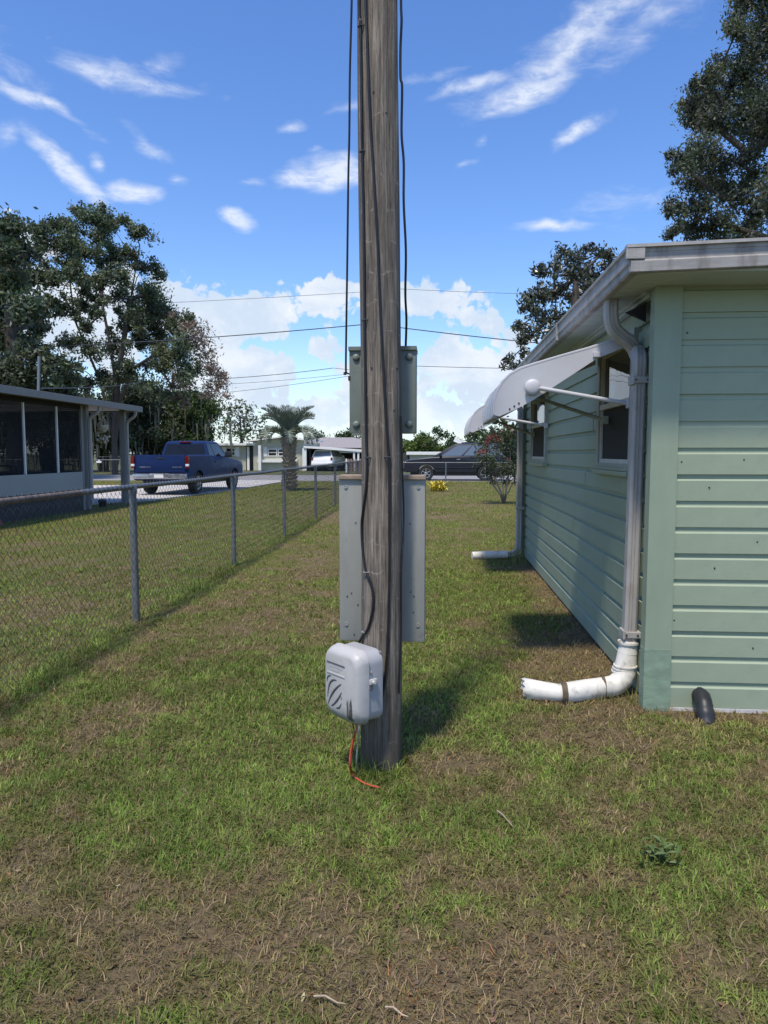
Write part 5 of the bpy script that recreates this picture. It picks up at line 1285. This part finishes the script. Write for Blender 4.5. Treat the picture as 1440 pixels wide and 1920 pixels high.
# mossy trees lower down
def mossy(px, Y, top, wpx, label, n=20, seed=1, col=(.064, .086, .050)):
    random.seed(seed); cs, ms_ = [], []
    for k in range(n):
        f = random.random(); py = top + (838 - top) * f; q = cl(px + random.uniform(-wpx, wpx) * (.55 + .45 * math.sin(f * 3)), py, Y, random.uniform(18, 34), random.uniform(-2, 2)); cs.append(q)
    for k in range(170):
        q = random.choice(cs); ms_.append((q[0] + random.gauss(0, q[3]), q[1] + random.gauss(0, q[3]) - .5, q[2] - random.uniform(0, q[3]), random.uniform(.7, 2.4)))
    b0 = at(px, 880, Y=Y); b0.z = 0
    tree('mossy_tree', label, b0, [[at(px, 840, Y=Y), at(px + 4, 800, Y=Y), at(px, top + 20, Y=Y)]], cs, .35, .16, M_leaf, col, M_bark, 600, 'trees beyond the neighbour\'s yard', 10, .32, moss=ms_)
mossy(195, 61, 735, 70, 'low tree hung with grey moss between the two carport posts', 22, 3)
mossy(110, 59, 740, 60, 'mossy tree seen past the corner of the porch screen', 18, 31)
mossy(275, 62, 730, 55, 'mossy tree with trailing grey strands right of the carport posts', 22, 4)
mossy(350, 64, 745, 48, 'bright bushy tree hung with moss right behind the truck cab', 24, 5, (.058, .088, .030))
mossy(20, 60, 740, 60, 'mossy tree hidden behind the screened porch at the left edge', 14, 32)
random.seed(21)
# slight tree with pale leaves above the bungalow
Y = 80
cs = [cl(*q[:2], Y, q[2], random.uniform(-2, 2)) for q in [(450, 762, 16), (432, 772, 14), (470, 770, 14), (485, 785, 14), (455, 785, 18), (425, 790, 12), (440, 800, 18), (470, 805, 20), (495, 805, 14), (420, 812, 16), (450, 818, 18), (490, 822, 16)]]
b0 = at(455, 880, Y=Y); b0.z = 0
tree('small_tree', 'thin open tree with pale leaves above the bungalow roof', b0, [[at(455, 850, Y=Y), at(452, 815, Y=Y), at(450, 780, Y=Y)]], cs, .18, .20, M_leaf, (.085, .105, .055), M_bark, 110, None, 9, .36)
def bushy(name, px, Y, top, wpx, label, n, col, seed, group='trees along the far side of the street', bot=862):
    random.seed(seed); cs = []
    for k in range(n):
        u = random.uniform(-1, 1); f = random.random() ** .8; tp = top + (bot - top) * .55 * u * u
        cs.append(cl(px + u * wpx, tp + (bot - tp) * f + 6, Y, random.uniform(9, 17), random.uniform(-2, 2)))
    b0 = at(px, 880, Y=Y); b0.z = 0
    tree(name, label, b0, [[at(px, 850, Y=Y), at(px, (top + 850) / 2, Y=Y)]], cs, .2, .22, M_leaf, col, M_bark, 210, group, 9, .34)
bushy('leafy_tree', 655, 95, 800, 55, 'rounded green tree left of the pole behind the carport', 46, (.055, .085, .036), 8)
bushy('leafy_tree', 590, 110, 815, 50, 'distant tree whose top shows behind the palm crown', 30, (.06, .08, .05), 9)
bushy('leafy_tree', 790, 85, 815, 40, 'yellow green tree just right of the pole beyond the black car', 34, (.095, .135, .035), 10)
bushy('leafy_tree', 825, 98, 796, 45, 'darkest rounded tree above the bonnet of the black car', 44, (.045, .075, .034), 11)
bushy('leafy_tree', 895, 92, 802, 50, 'green tree just left of the far awning tip', 44, (.05, .08, .04), 12)
bushy('leafy_tree', 960, 70, 770, 50, 'green tree behind the pink blossoming shrub', 50, (.055, .082, .032), 13)
bushy('leafy_tree', 540, 120, 822, 60, 'distant low tree behind the roof of the bungalow', 30, (.07, .09, .055), 14)
bushy('leafy_tree', 740, 105, 806, 50, 'green tree hidden behind the lower part of the utility pole', 30, (.055, .085, .036), 15)
random.seed(33)
# dark oak at the top right
Y = 24
cs = [cl(*q[:2], Y, q[2], random.uniform(-2.5, 2.5)) for q in [(1395, 15, 30), (1430, -10, 40), (1440, 60, 36), (1380, 60, 22), (1400, 90, 18), (1425, 110, 30), (1350, 125, 24), (1330, 150, 26), (1380, 140, 34), (1420, 170, 40), (1310, 185, 26), (1350, 190, 36), (1300, 220, 24), (1340, 235, 36), (1390, 230, 36), (1430, 250, 34),
      (1285, 200, 16), (1290, 295, 24), (1275, 310, 18), (1320, 290, 34), (1360, 310, 30), (1420, 330, 34), (1400, 290, 22), (1300, 340, 28), (1340, 350, 34), (1380, 370, 34), (1430, 400, 34), (1310, 385, 24), (1265, 400, 18), (1275, 425, 20), (1300, 430, 24), (1350, 420, 30), (1400, 440, 34), (1260, 440, 14), (1255, 385, 12), (1262, 290, 12), (1300, 160, 12), (1480, 200, 60), (1490, 350, 60), (1480, 60, 60), (1370, 470, 40), (1440, 480, 40), (1300, 475, 24), (1530, 120, 60), (1540, 280, 60)]]
b0 = at(1480, 880, Y=Y); b0.z = 0
tree('oak_tree', 'dark dense oak rising above the green roof at the right edge', b0, [[at(1480, 760, Y=Y), at(1476, 560, Y=Y), at(1470, 400, Y=Y), at(1460, 200, Y=Y)]], cs, .36, .062, M_leaf, (.092, .106, .084), M_bark, 4200, None, 14, .30)
# magnolia behind the roof
Y = 20
cs = [cl(*q[:2], Y, q[2], random.uniform(-1, 1)) for q in [(1055, 475, 16), (1075, 485, 18), (1100, 470, 16), (1130, 475, 16), (1145, 480, 12), (1040, 500, 18), (1015, 510, 18), (1070, 515, 24), (1105, 510, 24), (1135, 505, 20), (1010, 545, 18), (1040, 550, 24), (1080, 555, 26), (1110, 545, 24), (990, 560, 16), (980, 575, 12), (1000, 590, 20), (1035, 595, 24), (1070, 600, 24), (975, 610, 14), (1000, 625, 18), (1030, 640, 22), (965, 615, 10), (980, 640, 14), (955, 675, 12), (965, 690, 12), (945, 685, 8), (1060, 660, 28), (1000, 690, 20), (1020, 560, 12), (1160, 540, 24), (1190, 600, 30), (1130, 600, 30), (985, 660, 12)]]
b0 = at(1085, 910, Y=Y); b0.z = 0
tree('magnolia_tree', 'broad leaved magnolia showing behind the long eave gutter', b0, [[at(1085, 820, Y=Y), at(1080, 700, Y=Y), at(1078, 600, Y=Y), at(1080, 520, Y=Y)]], cs, .16, .075, M_gloss, (.084, .094, .068), M_bark, 2600, None, 14, .30, aspect=.36, spread=.3)
# crape myrtle
Y = 22.0
cs = [cl(*q[:2], Y, q[2], random.uniform(-.5, .5)) for q in [(930, 810, 18), (955, 815, 18), (910, 835, 18), (935, 840, 22), (960, 845, 20), (905, 860, 16), (925, 870, 20), (950, 875, 22), (970, 870, 16), (915, 885, 14), (940, 890, 16), (965, 895, 14), (925, 900, 10), (950, 905, 10), (968, 825, 14), (895, 850, 9)]]
b0 = at(945, 944, Z=0)
S = lambda px, py: at(px, py, Y=Y)
sh = tree('flowering_shrub', 'many stemmed shrub with red pink blossom beside the far house corner', b0, [[S(940, 925), S(925, 890), S(915, 850)], [S(944, 925), S(938, 880), S(935, 840)], [S(948, 925), S(955, 880), S(958, 840)], [S(950, 928), S(965, 900), S(968, 870)], [S(938, 928), S(918, 900), S(908, 875)]], cs, .075, .045, M_leaf, (.062, .082, .044), M_bark2, 2600, None, 9, .34, cat='shrub')
P, I = clump_points([cl(*q[:2], Y, q[2]) for q in [(928, 815, 5), (945, 808, 6), (955, 818, 6), (915, 830, 7), (908, 845, 6), (935, 826, 5), (962, 812, 6), (920, 820, 6), (900, 848, 5), (950, 800, 5)]], 6500, 6, .45)
link('blossom', leaves_mesh('blossom', P, .028, tint(I, (.24, .070, .075), .3), M_leaf, b0, .6), sh)
# pindo palm on the neighbour's lawn
pb = at(543, 920, Z=0)
palm = thing('palm_tree', 'stout palm with arching blue green fronds on the neighbour\'s lawn', 'palm tree', pb)
TH = at(543, 830, Y=pb.y).z
prof = [(.29, -.1), (.27, .1), (.24, .5), (.21, 1.0), (.21, 1.4), (.19, TH), (.08, TH + .25)]
MB().lathe([(r, z) for r, z in prof], 20, Matrix.Translation(pb)).build('trunk', M_bark, palm, smooth=50)
bt = MB()
boot = MB().add([(-.08, 0, 0), (.08, 0, 0), (.055, -.10, .17), (-.055, -.10, .17), (-.07, .06, 0), (.07, .06, 0), (.045, -.05, .18), (-.045, -.05, .18)], [(0, 1, 2, 3), (5, 4, 7, 6), (0, 3, 7, 4), (1, 5, 6, 2), (3, 2, 6, 7), (0, 4, 5, 1)]).mesh('boot', M_boot)
row = 0; z = .12
while z < TH:
    f = z / TH; r = .265 - .06 * min(1, z / 1.0) if z < 1 else .205
    for k in range(13):
        g = (k + .5 * (row % 2)) * 2 * math.pi / 13
        o = link('boot', boot, palm, (r * math.cos(g), r * math.sin(g), z + random.uniform(-.02, .02)), (random.uniform(-.1, .15), random.uniform(-.12, .12), g + math.pi / 2))
        o.scale = (1, 1 + .9 * max(0, f - .55), 1 + .8 * max(0, f - .5))
    z += .155; row += 1
def frond_mesh(L, droop, seed):
    rr = random.Random(seed); pts = []; g = R(rr.uniform(62, 78)); p = Vector((0, 0, 0)); n = 22
    for k in range(n + 1):
        pts.append(p.copy()); p = p + Vector((0, math.cos(g), math.sin(g))) * (L / n); g -= droop / n * (.35 + 1.5 * k / n)
    b = MB(); b.tube(pts, [.022 * (1 - .85 * k / n) + .003 for k in range(n + 1)], 5)
    V, F = b.v, b.f
    for k in range(3, n + 1):
        for sub in (0, .33, .66):
            if k == n and sub: continue
            c = pts[k].lerp(pts[min(k + 1, n)], sub); t = (pts[min(k + 1, n)] - pts[max(k - 1, 0)]).normalized()
            up = Vector((1, 0, 0)).cross(t).normalized()
            if up.z < 0: up = -up
            ll = .52 * math.sin(math.pi * (.16 + .80 * k / n)) ** .8
            for s in (-1, 1):
                d = (Vector((s, 0, 0)) * .62 + up * .50 + t * .62 + Vector([rr.gauss(0, .07) for _ in range(3)])).normalized()
                q = c + d * ll * .55; e = c + d * ll + Vector((0, 0, -.10 * ll)); w = t * .011
                b.add([c - w, c + w, q + w * 1.2, q - w * 1.2, e], [(0, 1, 2, 3), (3, 2, 4)])
    m = b.mesh('frond', M_frond)
    return m
M_frond = pmat('palm_frond', (.17, .205, .16), .5, .25, 3, (1, 1, 1))
fm = [frond_mesh(1.75, R(48), 1), frond_mesh(1.65, R(85), 2), frond_mesh(1.55, R(150), 3)]
for k in range(30):
    g = k * 2.39996; f = k / 29; m = fm[min(2, int(f * 3))]
    link('frond', m, palm, (.10 * math.cos(g), .10 * math.sin(g), TH + .12 - .12 * f), (R(8 - 22 * f), 0, g))
# yellow strap-leaved plant
yb = at(821, 921, Z=0)
yp = thing('yellow_plant', 'bright yellow strap leaved plant on the lawn near the far fence', 'plant', yb)
M_yel = pmat('yellow_leaf', (.58, .47, .05), .5, .25, 6)
def strap(L, w, droop, seed):
    rr = random.Random(seed); b = MB(); n = 7; p = Vector((0, 0, .02)); g = R(rr.uniform(50, 80)); V = []
    for k in range(n + 1):
        f = k / n; ww = w * (math.sin(math.pi * (.12 + .86 * f)) ** .7); V += [p + Vector((-ww, 0, .3 * ww)), p + Vector((0, 0, 0)), p + Vector((ww, 0, .3 * ww))]
        p = p + Vector((0, math.cos(g), math.sin(g))) * L / n; g -= droop / n * (.5 + f)
    F = []
    for k in range(n): F += [(3 * k, 3 * k + 1, 3 * k + 4, 3 * k + 3), (3 * k + 1, 3 * k + 2, 3 * k + 5, 3 * k + 4)]
    return b.add(V, F).mesh('leaf', M_yel)
sm = [strap(.52, .032, R(100), 1), strap(.60, .035, R(75), 2), strap(.45, .032, R(125), 3), strap(.62, .03, R(55), 4)]
for k in range(58):
    o = link('leaf', sm[k % 4], yp, (random.uniform(-.28, .28), random.uniform(-.15, .15), 0), (random.uniform(-.25, .25), random.uniform(-.25, .25), k * 2.39996)); o.scale = (1, 1, 1) if k % 3 else (1.1, .8, .8)

# ================================================================== grass
def build_grass():
    V, F, C = [], [], []; off = 0
    hy = [(1.6, 3.4, 17000, .85), (3.4, 5.6, 10500, 1.1), (5.6, 9.5, 3300, 1.5), (9.5, 17, 1150, 2.3), (17, 39.5, 300, 3.8)]
    for bi, (d0, d1, dens, wmul) in enumerate(hy):
        wide = .66 * d1 + 1.0
        n = int((d1 - d0) * 2 * wide * dens)
        d = rng.uniform(d0, d1, n); x = rng.uniform(-1, 1, n) * wide
        k = np.abs(x) < .62 * d + .9; d, x = d[k], x[k]
        X = x * math.cos(YAW) - d * math.sin(YAW); Yw = x * math.sin(YAW) + d * math.cos(YAW)
        g = greenness(X, Yw)
        ok = ~((X > HX - .005) & (Yw > HY - .01) & (Yw < 10.8))
        ok &= ~((X < XP + .3) & (Yw < 19.3)); ok &= np.hypot(X - PX, Yw - PY) > .105; ok &= Yw < 39.6
        # the driveway
        dx = np.interp(Yw, [20.6, 23.2, 27.5, 30, 36, 39.8], [-10.3, -9.3, -8.7, -8.5, -8.4, -8.1])
        lx = np.interp(Yw, [20.6, 31.5, 33.5, 39.8], [-22, -22, -12.4, -12.0]); ok &= ~((Yw > 20.6) & (X < dx) & (X > lx))
        u = rng.random(len(X))
        nearm = np.clip(1 - (d - 3) / 9, 0, 1)
        bare = np.clip((fbm(X * 14 + 11, Yw * 14, 2) - .60) * 6, 0, .75) * np.clip(1.25 - g, 0, 1) * nearm; keep = u < np.clip(.52 + .9 * g, .42, 1) * (1 - bare)
        ok &= keep; X, Yw, g, d = X[ok], Yw[ok], g[ok], d[ok]; n = len(X)
        fence_g = np.exp(-((X - (-2.68 - 0.0145 * Yw)) / .11) ** 2)
        dead = rng.random(n) > np.clip(.02 + 1.38 * g, .16, .92)
        L = np.where(dead, rng.uniform(.018, .066, n), rng.uniform(.014, .044, n) * (.55 + .7 * g + 1.0 * np.clip(fbm(X * 7, Yw * 7 + 3, 2) - .45, 0, .4))) * (1 + .25 * (wmul - 1)) * (1 + 1.3 * fence_g * (rng.random(n) < .5))
        polef = np.exp(-((np.hypot(X - PX, Yw - PY) - .13) / .05) ** 2); L = L * (1 + 1.6 * polef * (rng.random(n) < .5))
        w = rng.uniform(.0011, .0024, n) * wmul * np.where(dead, .9, 1.35)
        cl_ = fbm(X * 9 + 7, Yw * 9, 2); a = np.where(rng.random(n) < .6, cl_ * 22 + rng.normal(0, .7, n), rng.uniform(0, 2 * np.pi, n)); lean = np.where(dead, rng.uniform(1.05, 1.54, n), np.abs(rng.normal(1.02, .36, n))); lean = np.clip(lean, 0, 1.52)
        dirx, diry = np.cos(a), np.sin(a); sx, sy = -diry, dirx
        z0 = ground_z(X, Yw) - .004 + np.where(dead, rng.uniform(0, .012, n), 0)
        h1 = L * .5 * np.cos(lean * .6); o1 = L * .5 * np.sin(lean * .6)
        h2 = h1 + L * .5 * np.cos(np.clip(lean * 1.25, 0, 1.62)); o2 = o1 + L * .5 * np.sin(np.clip(lean * 1.25, 0, 1.62))
        B = np.stack([X, Yw, z0], 1); S = np.stack([sx, sy, 0 * sx], 1) * w[:, None]; D = np.stack([dirx, diry, 0 * dirx], 1); Uz = np.array([0, 0, 1.0])
        M1 = B + D * o1[:, None] + Uz * h1[:, None]; T = B + D * o2[:, None] + Uz * h2[:, None]
        hue = fbm(X * .6 + 40, Yw * .6, 3)[:, None]; r = rng.random((n, 1)); r2 = np.exp(rng.normal(size=(n, 1)) * .25)
        lush = np.clip((g[:, None] - .45) * 2.2, 0, 1)
        green = (np.array([.165, .165, .052]) * (1 - lush) + np.array([.122, .205, .032]) * lush) * (1 - .4 * r) + np.array([.26, .225, .075]) * (.4 * r) ; green = green * r2 * (.72 + .62 * hue) * np.exp((fbm(X * 8 + 3, Yw * 8, 2)[:, None] - .5) * .9)
        tan = (np.array([.225, .158, .086]) * (1 - r) + np.array([.36, .272, .155]) * r) * r2 * .95
        rustm = rng.random((n, 1)) < np.clip(.02 + .5 * (fbm(X * 1.7 + 90, Yw * 1.7, 2)[:, None] - .58), .015, .25); semi = rng.random((n, 1)) < .38; tan = np.where(semi, np.array([.215, .175, .070]) * r2, tan); tan = np.where(rustm, np.array([.30, .145, .06]) * r2, tan); grey = rng.random((n, 1)) < .2; tan = np.where(grey, np.array([.145, .11, .078]) * r2, tan)
        c = np.where(dead[:, None], tan, green)
        if bi < 3:
            v = np.stack([B - S, B + S, M1 + S * .8, M1 - S * .8, T], 1).reshape(-1, 3)
            i = off + np.arange(n) * 5
            f = np.concatenate([np.stack([i, i + 1, i + 2], 1), np.stack([i, i + 2, i + 3], 1), np.stack([i + 3, i + 2, i + 4], 1)]); k = 5
        else:
            v = np.stack([B - S, B + S, T], 1).reshape(-1, 3); i = off + np.arange(n) * 3; f = np.stack([i, i + 1, i + 2], 1); k = 3
        V.append(v); F.append(f); C.append(np.repeat(c, k, 0)); off += len(v)
    V, F, C = np.concatenate(V), np.concatenate(F), np.concatenate(C)
    print('grass blades tris', len(F))
    tag(link('grass', np_mesh('grass', V, F, M_blade, np.clip(C, 0, .9))), 'patchy green and straw coloured lawn grass', 'grass', kind='stuff')
build_grass()
# dead leaves and scraps on the bare patches
def litter():
    n = 9000; d = rng.uniform(1.8, 9, n) ; x = rng.uniform(-1, 1, n) * (.6 * d + .4)
    X = x * math.cos(YAW) - d * math.sin(YAW); Yw = x * math.sin(YAW) + d * math.cos(YAW); g = greenness(X, Yw)
    k = (rng.random(n) > g * 1.5) & ~((X > HX) & (Yw > HY)) & (np.hypot(X - PX, Yw - PY) > .13); X, Yw = X[k], Yw[k]
    P = np.stack([X, Yw, ground_z(X, Yw) + rng.uniform(.004, .016, len(X))], 1)
    col = np.array([.17, .115, .07]) * np.exp(rng.normal(size=(len(X), 1)) * .4) * (1 + rng.normal(size=(len(X), 3)) * .08)
    tag(link('leaf_litter', leaves_mesh('leaf_litter', P, .011, np.clip(col, .02, .5), M_leaf, (0, 0, 0), .5, 1.2, .75)), 'brown leaf scraps scattered over the bare soil', 'leaf litter', kind='stuff')
litter()
TL = ['pale dry twig lying near the bottom edge left of centre', 'thin twig on the bare soil at the bottom right of centre', 'short pale twig lying on the grass right of the pole foot']
for (p0, p1), lb_ in zip([((588, 1868), (648, 1882)), ((722, 1888), (765, 1906)), ((932, 1520), (962, 1550))], TL):
    a, c = at(*p0, Z=.018), at(*p1, Z=.014)
    tag(MB().tube([a, a.lerp(c, .35) + Vector((0, .006, .004)), a.lerp(c, .7) + Vector((.004, -.004, .0)), c], [.0035, .004, .003, .0015], 6).build('twig', M_twig, smooth=60), lb_, 'twig', 'twigs on the lawn')
# broad-leaved weed on the lawn
wb_ = at(1236, 1612, Z=0)
wd = thing('leafy_weed', 'low dark green broad leaved weed on the lawn below the house corner', 'weed', wb_)
M_weed = pmat('weed_leaf', (.075, .115, .028), .5, .3, 20)
lf = MB().add([(0, 0, 0), (-.012, .03, .008), (0, .034, .0), (.012, .03, .008), (-.011, .06, .006), (0, .062, -.002), (.011, .06, .006), (0, .085, -.008)], [(0, 1, 2), (0, 2, 3), (1, 4, 5, 2), (2, 5, 6, 3), (4, 7, 5), (5, 7, 6)]).mesh('leaf', M_weed)
for k in range(38):
    rr_ = random.uniform(0, .10); g = random.uniform(0, 6.3)
    o = link('leaf', lf, wd, (rr_ * math.cos(g), rr_ * math.sin(g) * .8, random.uniform(.01, .06)), (random.uniform(-.1, .6), 0, g + random.uniform(-1, 1))); s_ = random.uniform(.35, .75); o.scale = (s_,) * 3
# taller weeds at the foot of the elbow and pole
def tufts(name, spots, label):
    V, F = [], []
    for (x, y, n, L) in spots:
        for k in range(n):
            a = random.uniform(0, 6.28); l = L * random.uniform(.5, 1.1); le = abs(random.gauss(.45, .3)); bx_, by_ = x + random.gauss(0, .03), y + random.gauss(0, .03); w = .0025; o = len(V)
            for t in range(5):
                f = t / 4; oo = l * f * math.sin(le * f * 1.3); V += [(bx_ + math.cos(a) * oo - math.sin(a) * w * (1 - f * .9), by_ + math.sin(a) * oo + math.cos(a) * w * (1 - f * .9), l * f * math.cos(le * f)), (bx_ + math.cos(a) * oo + math.sin(a) * w * (1 - f * .9), by_ + math.sin(a) * oo - math.cos(a) * w * (1 - f * .9), l * f * math.cos(le * f))]
            for t in range(4): F.append((o + 2 * t, o + 2 * t + 1, o + 2 * t + 3, o + 2 * t + 2))
    C = np.repeat(np.clip(np.array([.17, .20, .06]) * np.exp(rng.normal(size=(len(V) // 10, 1)) * .35), 0, .6), 10, 0)
    tag(link(name, np_mesh(name, np.array(V), np.array(F), M_blade, C)), label, 'weeds', kind='stuff')
sp = [(PX - .02, PY - .13, 14, .17), (PX + .03, PY - .12, 10, .13), (PX - .08, PY - .10, 10, .10), (1.08, 4.38, 14, .13), (1.17, 4.36, 16, .11), (1.2, 4.42, 12, .16), (1.0, 4.4, 10, .09), (1.30, 4.33, 6, .09), (1.58, 4.36, 10, .15), (1.9, 4.36, 6, .09)]
for y in np.arange(3.0, 26, .16): sp.append((FENCE_X(y) + random.gauss(.02, .08), y, random.randint(0, 5), random.uniform(.07, .20)))
for y in np.arange(9.8, 10.6, .1): sp.append((1.12 + random.gauss(0, .06), y, 10, .3))
tufts('tall_weeds', sp, 'tall ragged weeds along the fence and at the pole foot')
